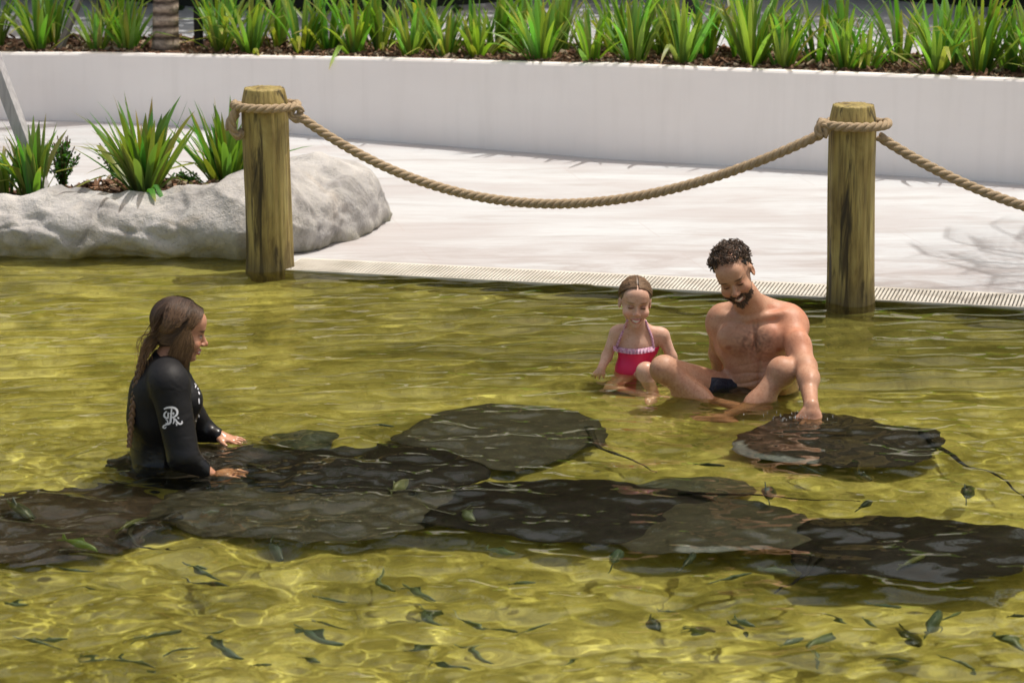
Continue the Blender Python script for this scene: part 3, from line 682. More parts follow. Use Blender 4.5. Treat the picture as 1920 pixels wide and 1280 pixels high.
    for sx in (-1, 1):     # wet strands hanging beside the jaw
        for _ in range(0):
            a = fr.w(sx*(.078+.004*r2.normal()), .01, .01); b = fr.w(sx*(.082+.006*r2.normal()), .01, -.06); c = fr.w(sx*(.074+.008*r2.normal()), .005, -.115-.02*r2.uniform())
            polys.append(spline([a, b, c], 7)); cols.append(np.array((.16, .10, .055))*r2.uniform(.5, 1.6))
    m2 = strands(polys, .0013, cols, root); mb.add(np.concatenate(m2.v), m2.f, np.concatenate(m2.c)); mb.build('hair', M['hair'], root)
    tag(root, 'little girl in a raspberry pink halter swimsuit sitting in the shallow water beside the man', 'person')
make_girl()
# ================================================================== WOMAN
def make_woman():
    root = empty('person', tuple(G(310, 870)))
    yc = 9.86
    fr = Frame(P(338, 619, yc), rotm(98, 0, 14), .87)
    torso = [ell(P(308, 905, yc), (.115, .15, .11), k=.05), ell(P(306, 850, yc), (.112, .13, .11), k=.05), ell(P(303, 780, yc), (.118, .14, .12), k=.05),
             ell(P(305, 728, yc), (.108, .14, .085), k=.05), ell(P(348, 752, yc-.05), (.055, .06, .055), k=.04), ell(P(348, 750, yc+.07), (.055, .06, .055), k=.04),
             cap(P(309, 702, yc-.12), P(309, 700, yc+.14), .05, .05, .05), cap(P(312, 695, yc), P(322, 668, yc), .057, .052, .03)]
    s1, e1, w1 = P(318, 722, 9.69), P(344, 858, 9.63), P(398, 897, 9.66)
    s2, e2, w2 = P(330, 722, 10.03), P(380, 808, 10.09), P(406, 817, 10.06)
    arms = [ell(s1+V(0, .01, -.008), (.054, .052, .060), k=.04), cap(P(314, 684, yc-.02), s1+V(0, .02, .012), .040, .036, .05), cap(s1, e1, .061, .050, .03), cap(e1, w1, .045, .027, .02), ell(s2, (.055, .055, .055), k=.03), cap(s2, e2, .048, .038, .03), cap(e2, w2, .038, .026, .02)]
    hip1, kn1 = P(300, 915, 9.78), V(G(405, 880)[0], 9.74, -.17); hip2, kn2 = P(300, 915, 9.94), V(G(410, 880)[0], 10.0, -.17)
    legs = [cap(hip1, kn1, .085, .058, .04), cap(hip2, kn2, .085, .058, .04), cap(kn1, kn1+V(-.36, 0, -.12), .055, .038, .03), cap(kn2, kn2+V(-.36, 0, -.12), .055, .038, .03)]
    legs += foot_prims(kn1+V(-.36, 0, -.12), V(-1, 0, .1)) + foot_prims(kn2+V(-.36, 0, -.12), V(-1, 0, .1))
    neck = [cap(P(318, 690, yc), P(334, 634, yc), .048, .046, .02)]
    hands = hand_prims(w1, V(1, -.1, -.05), V(0, -.15, 1), .78, .30, -1) + hand_prims(w2, V(.9, -.25, -.14), V(0, -.1, 1), .76, .22, 1)
    v, F = solid(torso + arms + legs + neck + hands + head_prims(fr), VX)
    col = np.tile(SK_W, (len(v), 1)); paint_face(col, v, fr, SK_W, (.50, .13, .12), (.05, .03, .02), eye=(.03, .02, .015))
    mesh_obj('body', v, F, M['skin'], root, col=col, recv=True); T = bvh(v, F)
    cl = [((1, 0, 0), w1+V(-.004, 0, 0)), ((.36, 0, .93), P(326, 668, yc), .085)]
    sv, sF = solid(torso + [cap(P(316, 695, yc), P(331, 655, yc), .052, .050, .02)] + arms + legs, .004, .006, clips=cl, smooth=3)
    suit = mesh_obj('wetsuit', sv, sF, M['neoprene'], root, recv=True); T2 = bvh(sv, sF)
    def hit(px, py, off=.002):
        d = ray(px, py); h = T2.ray_cast(Vector(CO), Vector(d)); return (np.array(h[0])-d*off, np.array(h[1])) if h[0] is not None else None
    # white monogram on the sleeve: entwined R and P with scrolls (crop pixels of the emblem)
    def stroke(mb, pts, wpx):
        s_ = spline([V(a, b, 0) for a, b in pts], max(8, 5*len(pts))); prev = None
        for i, q in enumerate(s_):
            w = wpx*(.55+.45*math.sin(math.pi*min(1, max(0, i/(len(s_)-1)))))/2
            t = s_[min(i+1, len(s_)-1)]-s_[max(i-1, 0)]; n_ = V(-t[1], t[0], 0); n_ /= np.linalg.norm(n_)+1e-9
            l, r = hit(*(q+n_*w)[:2]), hit(*(q-n_*w)[:2])
            if l is None or r is None: prev = None; continue
            cur = (l[0], r[0])
            if prev: mb.add([prev[0], prev[1], cur[1], cur[0]], [(0, 1, 2, 3)])
            prev = cur
    C = lambda pts: [(180+a/3.047, 520+b/3.047) for a, b in pts]
    mb = MB()
    for pts, w in (([(388, 752), (402, 745), (425, 742), (450, 746), (464, 762), (462, 782), (446, 796), (430, 800)], 4.2),
                   ([(432, 750), (430, 775), (428, 800), (424, 828), (410, 838), (398, 832)], 4.0),
                   ([(404, 764), (392, 776), (390, 792), (402, 802), (416, 800)], 3.4), ([(398, 808), (410, 822), (404, 838), (388, 846), (383, 856), (394, 860), (402, 852)], 2.9),
                   ([(440, 800), (455, 812), (466, 828), (480, 836), (492, 830), (490, 818)], 3.6), ([(444, 806), (446, 820), (440, 836)], 2.6),
                   ([(412, 770), (412, 790), (410, 808)], 2.8), ([(418, 776), (436, 776), (450, 776)], 2.0), ([(442, 768), (442, 786)], 1.8), ([(466, 798), (474, 806)], 3.2), ([(456, 832), (462, 840), (458, 846)], 2.2)):
        stroke(mb, C(pts), w)
    mb.build('sleeve_emblem', M['white_print'], suit, smooth=False)
    mb = MB()
    for pts, w in (([(572, 606), (588, 622), (592, 640)], 3), ([(594, 650), (600, 668)], 2.6), ([(596, 690), (598, 722)], 2.6), ([(578, 806), (580, 822)], 2.4), ([(592, 780), (598, 800)], 2.4), ([(580, 612), (576, 630)], 2)):
        stroke(mb, C([(a-8, b) for a, b in pts]), w)
    if mb.n: mb.build('chest_print', M['white_print'], suit, smooth=False)
    # earring
    a = np.linspace(0, 2*math.pi, 17); ec = fr.w(-.084, .004, -.056)
    mb = MB(); mb.tube(ec+.011*np.stack([np.cos(a), 0*a, np.sin(a)], -1), .0017, 5, cap=False); mb.build('earring', M['gold'], root)
    # long damp hair, swept from the crown down past the ear, and a braid down the back
    r2 = np.random.default_rng(3); polys = []; cols = []
    hv, hF = solid([ell(fr.w(0, .028, .040), np.array((.087, .098, .086))*fr.s, fr.R, .01), ell(fr.w(0, .035, -.030), np.array((.084, .062, .062))*fr.s, fr.R, .03)], .004, 0,
                   clips=[(fr.R@V(0, -1, -.22), fr.w(0, -.046, .05)), (fr.R@V(0, -.45, -.9), fr.w(0, .02, -.052))])
    mb = MB(); mb.add(hv, hF.tolist(), np.array((.045, .027, .018))); T3 = bvh(hv, hF)
    for _ in range(5200):
        d = r2.normal(size=3); d /= np.linalg.norm(d); sx = 1 if d[0] > 0 else -1
        if d[2] < -.55 or (d[1] < -.55 and d[2] < .45): continue
        k = r2.uniform(.45, 1.7); pts = []; off = r2.uniform(.001, .006); z0 = d[2]
        for j in range(8):
            p, nn = scalp(T3, fr, d); pts.append(p+nn*off); fl = V(sx*.35, 1.0 if d[1] > -.2 or z0 > .6 else .25, -.75); fl -= d*(fl@d); d = d+fl*.11; d /= np.linalg.norm(d)
        t_ = np.linspace(0, 1, 8)[:, None]*.6*(1-z0)/1.2
        polys.append(np.array(pts)); cols.append((np.array((.050, .029, .019))*(1-t_)+np.array((.30, .18, .09))*t_)*k)
    def ombre(n, t1, k): t = np.linspace(0, t1, n)[:, None]; return (np.array((.055, .031, .020))*(1-t)+np.array((.36, .21, .10))*t)*k
    for _ in range(3600):
        sx = -1 if r2.uniform() < .72 else 1
        a = r2.uniform(0, 1); k = r2.uniform(.55, 1.55)
        d0 = V(sx*.10, -.95+1.5*a, .95)
        if a < .42:       # front locks, over the cheek to below the jaw
            pts = []
            for t in np.linspace(0, 1, 6):
                d = d0*(1-t)+V(sx*1.0, -.62+1.1*a, .05)*t; p, nn = scalp(T, fr, d); pts.append(p+nn*(.006+.006*r2.uniform()))
            pts += [fr.w(sx*(.088+.004*r2.normal()), -.054+.17*a+.006*r2.normal(), -.035), fr.w(sx*(.080+.006*r2.normal()), -.054+.19*a+.008*r2.normal(), -.085-.02*r2.uniform()), fr.w(sx*(.066+.008*r2.normal()), -.046+.15*a+.01*r2.normal(), -.125-.025*r2.uniform())]
            if r2.uniform() < .45: pts = pts[:-1]
        else:             # swept back behind the ear to the nape
            pts = []
            for t in np.linspace(0, 1, 7):
                d = d0*(1-t)**2+2*t*(1-t)*V(sx*1.25, -.62+1.35*a+.1*r2.normal(), .12)+t*t*V(sx*.35, 1.0, -.55+.25*r2.normal()*.4); p, nn = scalp(T, fr, d); pts.append(p+nn*(.007+.008*r2.uniform()) + fr.R@V(sx*.016*math.sin(math.pi*t), 0, 0))
            pts += [fr.w(sx*.022+.01*r2.normal(), .108+.01*r2.normal(), -.085), P(266, 672, yc-.02)+r2.normal(size=3)*.005]
        s_ = spline(pts, 15); polys.append(s_); cols.append(ombre(15, r2.uniform(.35, .9), k))
    for _ in range(35):
        a0 = fr.w(-.08, .06+.03*r2.normal(), .02+.04*r2.normal()); a1 = P(276+8*r2.normal(), 645+8*r2.normal(), yc-.06); a2 = P(266+10*r2.normal(), 690+14*r2.normal(), yc-.08)
        polys.append(spline([a0, a1, a2], 10)); cols.append(ombre(10, 1, r2.uniform(.6, 1.4)))
    m2 = strands(polys, .0016, cols, root); mb.add(np.concatenate(m2.v), m2.f, np.concatenate(m2.c))
    # braid: three interlaced locks
    path = spline([P(a, b, yc-.02-.018*i) for i, (a, b) in enumerate([(281, 640), (270, 668), (262, 696), (256, 725), (251, 755), (247, 785), (244, 815), (242, 838)])], 90)
    t_, u_, w_ = frames(path)
    for k in range(3):
        ph = np.linspace(0, 34, 90)+k*2*math.pi/3; rad = np.linspace(.012, .006, 90)
        pts = path + (np.sin(ph)*rad*1.1)[:, None]*u_ + (np.sin(2*ph)*rad*.6)[:, None]*w_
        c = ombre(90, .55, 1.0)
        vv, ff = tube(pts, np.linspace(.0088, .0042, 90), 7); mb.add(vv, ff, np.repeat(c, 7, axis=0))
    mb.build('hair', M['hair'], root)
    tag(root, 'woman with a long brown braid in a black wetsuit kneeling in the water, in profile', 'person')
make_woman()
# ================================================================== posts and ropes
def make_post(px, py, top_py, w_px, label, seed, extra=0):
    py -= 7
    b = G(px, py); D = np.linalg.norm(b-CO); r = w_px/2/FPX*D; H = P(px, top_py, b[1])[2]
    n, m = 96, 70; a = np.arange(n)/n*2*math.pi; rr = np.random.default_rng(seed)
    gr = np.zeros(n)
    for _ in range(13):
        c, w, dp = rr.uniform(0, 2*math.pi), rr.uniform(.035, .11), rr.uniform(.02, .085); dd = np.angle(np.exp(1j*(a-c))); gr -= dp*np.exp(-(dd/w)**2)
    rows = []; zs = np.linspace(-.32, H-.075, m-12).tolist()+[H-.06, H-.045, H-.03, H-.018, H-.008, H-.002]
    for z in zs:
        k = 1.0
        if z > H-.085: k = 1-.16*((z-(H-.085))/.085)**1.3
        fl = 1+.05*math.exp(-max(z, 0)/.06)
        wob = V(.006*math.sin(4*z+seed), .006*math.sin(5*z+2+seed))
        nz = np.array([mnoise.noise(Vector((math.cos(t)*1.6, math.sin(t)*1.6, z*2.2+seed*5))) for t in a])
        nf = np.array([mnoise.noise(Vector((math.cos(t)*9, math.sin(t)*9, z*1.6+seed*5))) for t in a])
        q = r*k*fl*(1+gr*(.7+.5*np.sin(3*z+a*2))+.035*nz+.022*nf)
        rows.append(np.stack([b[0]+wob[0]+q*np.cos(a), b[1]+wob[1]+q*np.sin(a), np.full(n, z)+(.004*nf if z > H-.07 else 0)], -1))
    last = rows[-1]; c = last.mean(0)
    for s_ in (.75, .4): rr_ = c+(last-c)*s_; rr_[:, 2] = H-.001+.004*vnoise(rr_, 30); rows.append(rr_)
    v = np.concatenate(rows+[c[None]+V(0, 0, .001)]); k = len(rows)
    f = [(j*n+i, j*n+(i+1) % n, (j+1)*n+(i+1) % n, (j+1)*n+i) for j in range(k-1) for i in range(n)]+[((k-1)*n+i, (k-1)*n+(i+1) % n, k*n) for i in range(n)]
    o = mesh_obj('timber_post', v, f, M['timber'], recv=True, org=(b[0], b[1], 0)); tag(o, label, 'post', 'rope fence posts at the waterline')
    return b, r, H
pA = make_post(504, 512, 165, 88, 'weathered round timber post in front of the pale boulder', 1)
pB = make_post(1592, 575, 196, 88, 'weathered round timber post behind the sitting man', 2)
def rope_strands(mb, path, Rr=.0215):
    path = np.asarray(path, float); seg = np.linalg.norm(np.diff(path, axis=0), axis=1); s = np.concatenate([[0], np.cumsum(seg)])
    n = max(8, int(s[-1]/.0075)); si = np.linspace(0, s[-1], n); p = np.stack([np.interp(si, s, path[:, k]) for k in range(3)], -1)
    t, u, w = frames(p)
    for k in range(3):
        ph = -si*2*math.pi/.112+k*2*math.pi/3
        q = p+(np.cos(ph)*Rr*.52)[:, None]*u+(np.sin(ph)*Rr*.52)[:, None]*w; mb.tube(q, Rr*.57, 9)
def span(a, b, sag, asym=.25, n=60):
    t = np.linspace(0, 1, n)[:, None]; p = a*(1-t)+b*t; p[:, 2] -= (4*t*(1-t)*(1+asym*(.5-t)))[:, 0]*sag; return p
def ring(c, rx, ry, a0, a1, tilt=0, n=50, zl=.0):
    a = np.linspace(a0, a1, n); return np.stack([c[0]+rx*np.cos(a), c[1]+ry*np.sin(a), c[2]+tilt*np.cos(a)+zl*np.linspace(0, 1, n)], -1)
aZ = P(504, 205, pA[0][1]-.1)[2]; bZ = P(1592, 239, pB[0][1]-.1)[2]
A1 = P(556, 214, pA[0][1]-.06); B0 = P(1543, 250, pB[0][1]-.05); B1 = P(1648, 256, pB[0][1]-.02)
d3 = pB[0]-pA[0]; pC = (pB[0]+V(d3[0], d3[1]*.9, 0)); C0 = V(pC[0]-.13, pC[1], bZ-.02)
r_ = empty('rope', (pA[0][0], pA[0][1], aZ)); tag(r_, 'thick twisted rope sagging between the two timber posts', 'rope', 'ropes strung from the timber posts')
mb = MB(); rope_strands(mb, span(A1, B0, .365)); mb.build('rope_span', M['rope'], r_)
mb = MB(); c = V(pA[0][0]+.0, pA[0][1], aZ); rope_strands(mb, ring(c+V(0, 0, .006), pA[1]+.035, pA[1]+.022, R(165), R(378), .0, zl=-.0), .020)
rope_strands(mb, ring(c+V(0, 0, -.004), pA[1]+.035, pA[1]+.022, R(10), R(170), .004), .020); mb.build('rope_loop', M['rope'], r_)
mb = MB(); q = P(452, 215, pA[0][1]-.06)
rope_strands(mb, spline([P(449, 202, q[1]), P(438, 215, q[1]-.01), P(436, 240, q[1]-.01), P(446, 256, q[1]), P(456, 246, q[1]+.02)], 24), .019)
rope_strands(mb, spline([P(446, 214, q[1]+.03), P(430, 228, q[1]+.02), P(430, 244, q[1]+.02)], 16), .017); mb.build('knot', M['rope'], r_)
mb = MB(); q = A1; rope_strands(mb, [q+V(.0+.024*math.cos(a), -.012, .004+.030*math.sin(a)) for a in np.linspace(.2, 5.9, 30)], .0155); mb.build('eye_splice', M['rope'], r_)
r_ = empty('rope', (pB[0][0], pB[0][1], bZ)); tag(r_, 'thick twisted rope running from the post behind the man out of the right edge', 'rope', 'ropes strung from the timber posts')
mb = MB(); rope_strands(mb, span(B1, C0, .365, .1)); mb.build('rope_span', M['rope'], r_)
mb = MB(); c = V(pB[0][0]+.002, pB[0][1], bZ); rope_strands(mb, ring(c+V(0, 0, .004), pB[1]+.040, pB[1]+.022, R(170), R(372), .0), .020)
rope_strands(mb, ring(c+V(0, 0, -.005), pB[1]+.036, pB[1]+.022, R(5), R(175), 0), .020); mb.build('rope_loop', M['rope'], r_)
mb = MB(); q = P(1541, 243, pB[0][1]-.06); rope_strands(mb, [q+V(.018*math.cos(a), -.015, .028*math.sin(a)) for a in np.linspace(-1.2, 4.6, 30)], .017); mb.build('eye_splice', M['rope'], r_)
# ================================================================== rocks around the bed
def make_rock():
    pr = []
    def add(px, ybase, ytop, dy, rx, ry, k=.12):
        b = G(px, ybase); zt = P(px, ytop, b[1]+dy)[2]; c = V(b[0], b[1]+dy, zt*.35); pr.append(ell(c, (rx, ry, zt*.65), k=k))
    for px, yb, yt, dy, rx in ((-650, 500, 350, .3, .5), (-420, 495, 360, .3, .5), (-200, 490, 365, .28, .45), (-60, 488, 371, .25, .35), (35, 486, 366, .25, .28), (110, 486, 381, .24, .22), (195, 486, 366, .24, .26), (275, 487, 377, .25, .24), (345, 488, 367, .27, .24), (410, 489, 342, .32, .26), (475, 490, 330, .36, .26), (540, 486, 312, .50, .30)):
        add(px, yb, yt, dy, rx, dy-.01)
    add(600, 468, 314, .50, .24, .40); add(655, 448, 324, .45, .15, .36)
    pr.append(cap(G(600, 462)+V(0, .12, -.02), G(700, 415)+V(0, .06, -.02), .10, .06, .10))
    pr.append(cap(G(700, 420)+V(-.02, .1, .03), G(722, 402)+V(-.05, .02, -.02), .07, .04, .12))
    pr.append(cap(P(560, 330, 14.1)+V(0, 0, -.1), P(660, 345, 14.2)+V(0, 0, -.09), .16, .14, .12))
    v, F = solid(pr, .016, clips=[((0, 0, -1), V(0, 0, -.2))], smooth=3)
    e = v.copy(); d = fbm(v, 2.6, 2, 3)*.060-np.abs(fbm(v*V(1, 1, 1.6)+v[:, [2, 0, 1]]*.5, 4.2, 2, 9))*.036+.010+fbm(v, 16, 3, 9)*.006
    rg = 1-np.abs(fbm(v*V(1.0, 1.0, 1.6), 2.6, 3, 20)); d -= np.clip(rg-.80, 0, 1)*.09*(np.clip((v[:, 0]+1.2)/-.3, 0.25, 1))
    # vertex normals
    tri = v[F]; fn = np.cross(tri[:, 1]-tri[:, 0], tri[:, 2]-tri[:, 0])+np.cross(tri[:, 2]-tri[:, 0], tri[:, 3]-tri[:, 0]); vn = np.zeros_like(v)
    for k in range(4): np.add.at(vn, F[:, k], fn)
    vn /= np.linalg.norm(vn, axis=1)[:, None]+1e-9
    v = v+vn*d[:, None]
    o = mesh_obj('rock_edging', v, F, M['rock'], recv=True); tag(o, 'long pale grey sculpted rock edging the pool, rising to a boulder behind the post', 'rock')
    return bvh(v, F)
RT = make_rock()
# planted bed behind the rock
def bed_h(X, Y):
    z = .19+.025*np.sin(3*X)+.02*np.sin(7*X+5*Y); z = z-.55*np.clip(Y-14.35, 0, 1)-.5*np.clip(X+1.25, 0, 1)
    return np.maximum(z, -.05)
v, f = quad_grid(bed_h, np.linspace(-7.4, -.95, 110), np.linspace(13.65, 14.9, 36)); v[:, 2] += .012*vnoise(v, 14)
mesh_obj('garden_bed', v, f, M['mulch'])['kind'] = 'structure'
# bark chips strewn over both beds
def chips(n, fn, label):
    mb = MB(); r2 = np.random.default_rng(n)
    for _ in range(n):
        p = fn(r2); L_, w = r2.uniform(.012, .045), r2.uniform(.004, .011); a = r2.uniform(0, 6.28); u = V(math.cos(a), math.sin(a), r2.normal()*.35); w_ = V(-math.sin(a), math.cos(a), r2.normal()*.4)
        c = np.array((.16, .09, .055))*r2.uniform(.25, 1.9) if r2.uniform() < .8 else np.array((.34, .27, .19))*r2.uniform(.6, 1.3)
        q = [p-u*L_-w_*w, p+u*L_-w_*w*.6, p+u*L_+w_*w, p-u*L_+w_*w*.7]; h = V(0, 0, .005)
        mb.add([x+h for x in q]+[x-h for x in q], [(0, 1, 2, 3), (7, 6, 5, 4), (0, 4, 5, 1), (1, 5, 6, 2), (2, 6, 7, 3), (3, 7, 4, 0)], c)
    o = mb.build('bark_chips', M['chips'], smooth=False); tag(o, label, 'bark mulch', kind='stuff')
def f1(r2):
    x = r2.uniform(-4.2, -1.15); y = r2.uniform(13.7, 14.7); return V(x, y, float(bed_h(np.array(x), np.array(y)))+r2.uniform(.0, .02))
O1 = [offs(ts, b) for b in (.09, .3, .6, .95)]
def f2(r2):
    i = r2.integers(4, N-4); o = O1[0] if r2.uniform() < .5 else O1[r2.integers(0, 4)]; o2 = O1[-1]; t = r2.uniform(0, .6)**1.5; s_ = r2.uniform(0, 1)
    p = o[i]*(1-s_)+o[i+1]*s_; q = o2[i]*(1-s_)+o2[i+1]*s_; p = p*(1-t)+q*t; p[2] += -.028+r2.uniform(0, .025); return p
chips(3000, f1, 'brown bark chips over the garden bed behind the rock')
chips(6500, f2, 'brown bark chips over the soil of the long white planter')
# ================================================================== strap-leaved plants
def blade(mb, base, yaw, lean, L_, w, bend, col, tipc, fold=.25, kink=None, twist=0.0):
    n = 9; pts = []; th = lean; p = np.array(base, float); pts.append(p.copy()); dirs = []
    for i in range(n-1):
        t = i/(n-1); th2 = lean+bend*t**1.6+(kink[1] if kink and t > kink[0] else 0)
        d = V(math.cos(yaw)*math.sin(th2), math.sin(yaw)*math.sin(th2), math.cos(th2)); p = p+d*L_/(n-1); pts.append(p.copy()); dirs.append(d)
    dirs.append(dirs[-1]); v = []; c = []
    for i, (q, d) in enumerate(zip(pts, dirs)):
        t = i/(n-1); s_ = V(-math.sin(yaw+twist*t), math.cos(yaw+twist*t), 0); up = np.cross(s_, d); ww = w*(.72+.5*t if t < .4 else (.92*(1-((t-.4)/.6)**3)+.015))
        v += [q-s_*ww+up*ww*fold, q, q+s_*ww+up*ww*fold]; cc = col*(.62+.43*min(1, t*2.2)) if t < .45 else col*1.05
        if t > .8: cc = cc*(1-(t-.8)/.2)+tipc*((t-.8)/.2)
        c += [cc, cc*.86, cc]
    f = []
    for i in range(n-1): a = i*3; f += [(a, a+1, a+4, a+3), (a+1, a+2, a+5, a+4)]
    mb.add(v, f, np.array(c))
def clump(nb, Hh, seed, spread=.55, w=.014, hue=(.15, .27, .035), fan=1.0):
    r2 = np.random.default_rng(seed); mb = MB()
    for i in range(nb):
        a = r2.uniform(0, 2*math.pi); rad = r2.uniform(0, .045); lean = abs(r2.normal(0, spread*.45))+.03; L_ = Hh*r2.uniform(.65, 1.12)
        col = 1.1*np.array(hue)*np.array((r2.uniform(.7, 1.5), r2.uniform(.75, 1.25), r2.uniform(.6, 1.5))); tip = col*.9
        if r2.uniform() < .16: tip = np.array((.42, .27, .11))
        kink = None; bend = r2.uniform(.05, .8)
        q = r2.uniform()
        if q < .06: col = np.array((.30, .34, .07))*r2.uniform(.8, 1.2)
        if q < .09: kink = (r2.uniform(.4, .65), r2.uniform(.6, 1.1)); tip = np.array((.45, .33, .16)); lean += .3
        elif q < .2: bend = r2.uniform(.6, 1.3)
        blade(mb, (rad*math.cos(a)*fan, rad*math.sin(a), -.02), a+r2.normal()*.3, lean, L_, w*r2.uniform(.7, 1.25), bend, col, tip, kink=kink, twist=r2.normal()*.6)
    return mb
DARKG = (.075, .165, .030)
# the bed behind the rock
def plant_at(mb, loc, label, group, rz=0, s=1.0, cat='plant', name='strap_leaf_plant', col=None):
    o = mb.build(name, M['leaf']); o.location = loc; o.rotation_euler = (0, 0, rz); o.scale = (s, s, s); tag(o, label, cat, group); return o
def bedz(p): p = p.copy(); p[2] = float(bed_h(np.array(p[0]), np.array(p[1])))-.0; return p
gB = 'strap-leaved plants in the bed behind the rock'
for (px, py, nb, hh, sd, lab, sp_) in ((65, 366, 46, .42, 21, 'strap-leaved plant by the foot of the leaning grey board', .45), (272, 374, 85, .50, 22, 'wide strap-leaved plant in the middle of the rock-edged bed', .80), (425, 340, 80, .47, 23, 'strap-leaved plant half hidden behind the left timber post', .85), (12, 362, 10, .33, 24, 'sparse strap-leaved plant at the left edge of the photo', .4)):
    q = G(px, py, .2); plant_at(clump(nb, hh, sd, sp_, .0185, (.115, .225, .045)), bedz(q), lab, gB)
# the planter: front and back rows
front = [(75, 98, 1.15), (190, 97, .8), (245, 102, .85), (430, 104, 1.05), (470, 104, .9), (572, 98, .95), (668, 106, 1.15), (770, 106, .95), (832, 110, .9), (885, 111, 1.0), (1005, 112, 1.05), (1102, 118, .95), (1195, 118, 1.1), (1275, 122, .95), (1408, 130, 1.1), (1470, 131, .9), (1598, 138, .95), (1640, 130, .9), (1742, 142, 1.1), (1845, 148, 1.15), (1915, 150, 1.0), (-60, 98, 1), (2010, 155, 1)]
back = [(20, 0), (118, 0), (215, 0), (395, 0), (520, 0), (625, 0), (720, 0), (800, 0), (935, 0), (960, 0), (1060, 0), (1150, 0), (1240, 0), (1330, 0), (1380, 0), (1530, 0), (1560, 0), (1690, 0), (1790, 0), (1880, 0), (1950, 0)]
ORD = ['first', 'second', 'third', 'fourth', 'fifth', 'sixth', 'seventh', 'eighth', 'ninth', 'tenth', 'eleventh', 'twelfth', 'thirteenth', 'fourteenth', 'fifteenth', 'sixteenth', 'seventeenth', 'eighteenth', 'nineteenth', 'twentieth', 'twenty-first', 'twenty-second', 'twenty-third']
r3 = np.random.default_rng(77)
fs = sorted(front); vis = [x for x in fs if -20 < x[0] < 1935]
for px, py, s_ in fs:
    if (px, py, s_) not in vis: lab = 'strap-leaved plant just outside the photo to the ' + ('left' if px < 0 else 'right')
    else: lab = ORD[vis.index((px, py, s_))] + ' strap-leaved plant from the left in the front row of the white planter'
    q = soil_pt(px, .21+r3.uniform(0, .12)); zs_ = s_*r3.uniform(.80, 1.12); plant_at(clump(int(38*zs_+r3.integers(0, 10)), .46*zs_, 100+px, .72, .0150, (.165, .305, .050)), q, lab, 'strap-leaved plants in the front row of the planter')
for i, (px, _) in enumerate(back):
    q = soil_pt(px, .55+r3.uniform(-.08, .12)); lab = ORD[i] + ' strap-leaved plant from the left in the back row of the white planter'
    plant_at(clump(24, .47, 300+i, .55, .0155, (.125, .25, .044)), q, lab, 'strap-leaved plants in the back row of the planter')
# small glossy-leaved shrubs
def shrub(n, rad, h, seed):
    r2 = np.random.default_rng(seed); mb = MB()
    for k in range(n):
        a, e = r2.uniform(0, 6.28), abs(r2.normal(0, .5)); tip = V(rad*math.cos(a)*math.sin(e)*1.6, rad*math.sin(a)*math.sin(e)*1.6, h*r2.uniform(.55, 1.05)); st = spline([V(0, 0, 0), tip*V(.4, .4, .6), tip], 6); mb.tube(st, .003, 4, (.10, .07, .03))
        for j in range(26):
            t = r2.uniform(.3, 1); p = st[int(t*5)]+r2.normal(size=3)*.008; d = r2.normal(size=3); d[2] = abs(d[2]); d /= np.linalg.norm(d); s_ = np.cross(d, r2.normal(size=3)); s_ /= np.linalg.norm(s_); L_ = r2.uniform(.016, .030); w = L_*.30
            c = np.array((.045, .125, .022))*r2.uniform(.6, 1.9); mb.add([p, p+d*L_*.5+s_*w, p+d*L_, p+d*L_*.5-s_*w], [(0, 1, 2, 3)], c)
    return mb
for px, py, h, lab in ((118, 345, .27, 'small glossy-leaved shrub right of the leaning grey board'), (5, 330, .32, 'small glossy-leaved shrub at the left edge of the photo'), (222, 335, .26, 'small glossy-leaved shrub behind the wide strap-leaved plant'), (345, 335, .13, 'tiny glossy-leaved shrub left of the left timber post')):
    plant_at(shrub(28, .11, h, px+3), bedz(G(px, py, .2)), lab, 'small shrubs in the bed behind the rock', cat='shrub', name='shrub')
# ================================================================== leaning boards, palm trunk, things beyond the planter
def board(a, b, w, th, m, label, name='tree_prop', grp=None):
    a, b = np.array(a), np.array(b); d = b-a; d /= np.linalg.norm(d); s_ = np.cross(d, V(0, 1, 0)); s_ /= np.linalg.norm(s_); n_ = np.cross(s_, d); v = []
    ang = R(28); s2 = s_*math.cos(ang)+n_*math.sin(ang); n2 = -s_*math.sin(ang)+n_*math.cos(ang)
    for p in (a, b):
        for i, j in ((-1, -1), (1, -1), (1, 1), (-1, 1)): v.append(p+s2*w*i+n2*th*j)
    o = mesh_obj(name, v, [(0, 3, 2, 1), (4, 5, 6, 7), (0, 1, 5, 4), (1, 2, 6, 5), (2, 3, 7, 6), (3, 0, 4, 7)], m, smooth=False, org=a); bv = o.modifiers.new('b', 'BEVEL'); bv.width = .003; bv.segments = 2
    return tag(o, label, 'board', grp)
q = bedz(G(95, 366, .2)); board(q+V(0, 0, -.05), P(-75, -60, q[1]+.35), .034, .022, M['board'], 'pale grey timber board leaning out of the bed at the left')
q = soil_pt(118, .30); board(q, P(172, -60, q[1]+.3), .017, .02, M['boardd'], 'grey timber board leaning among the plants left of the palm')
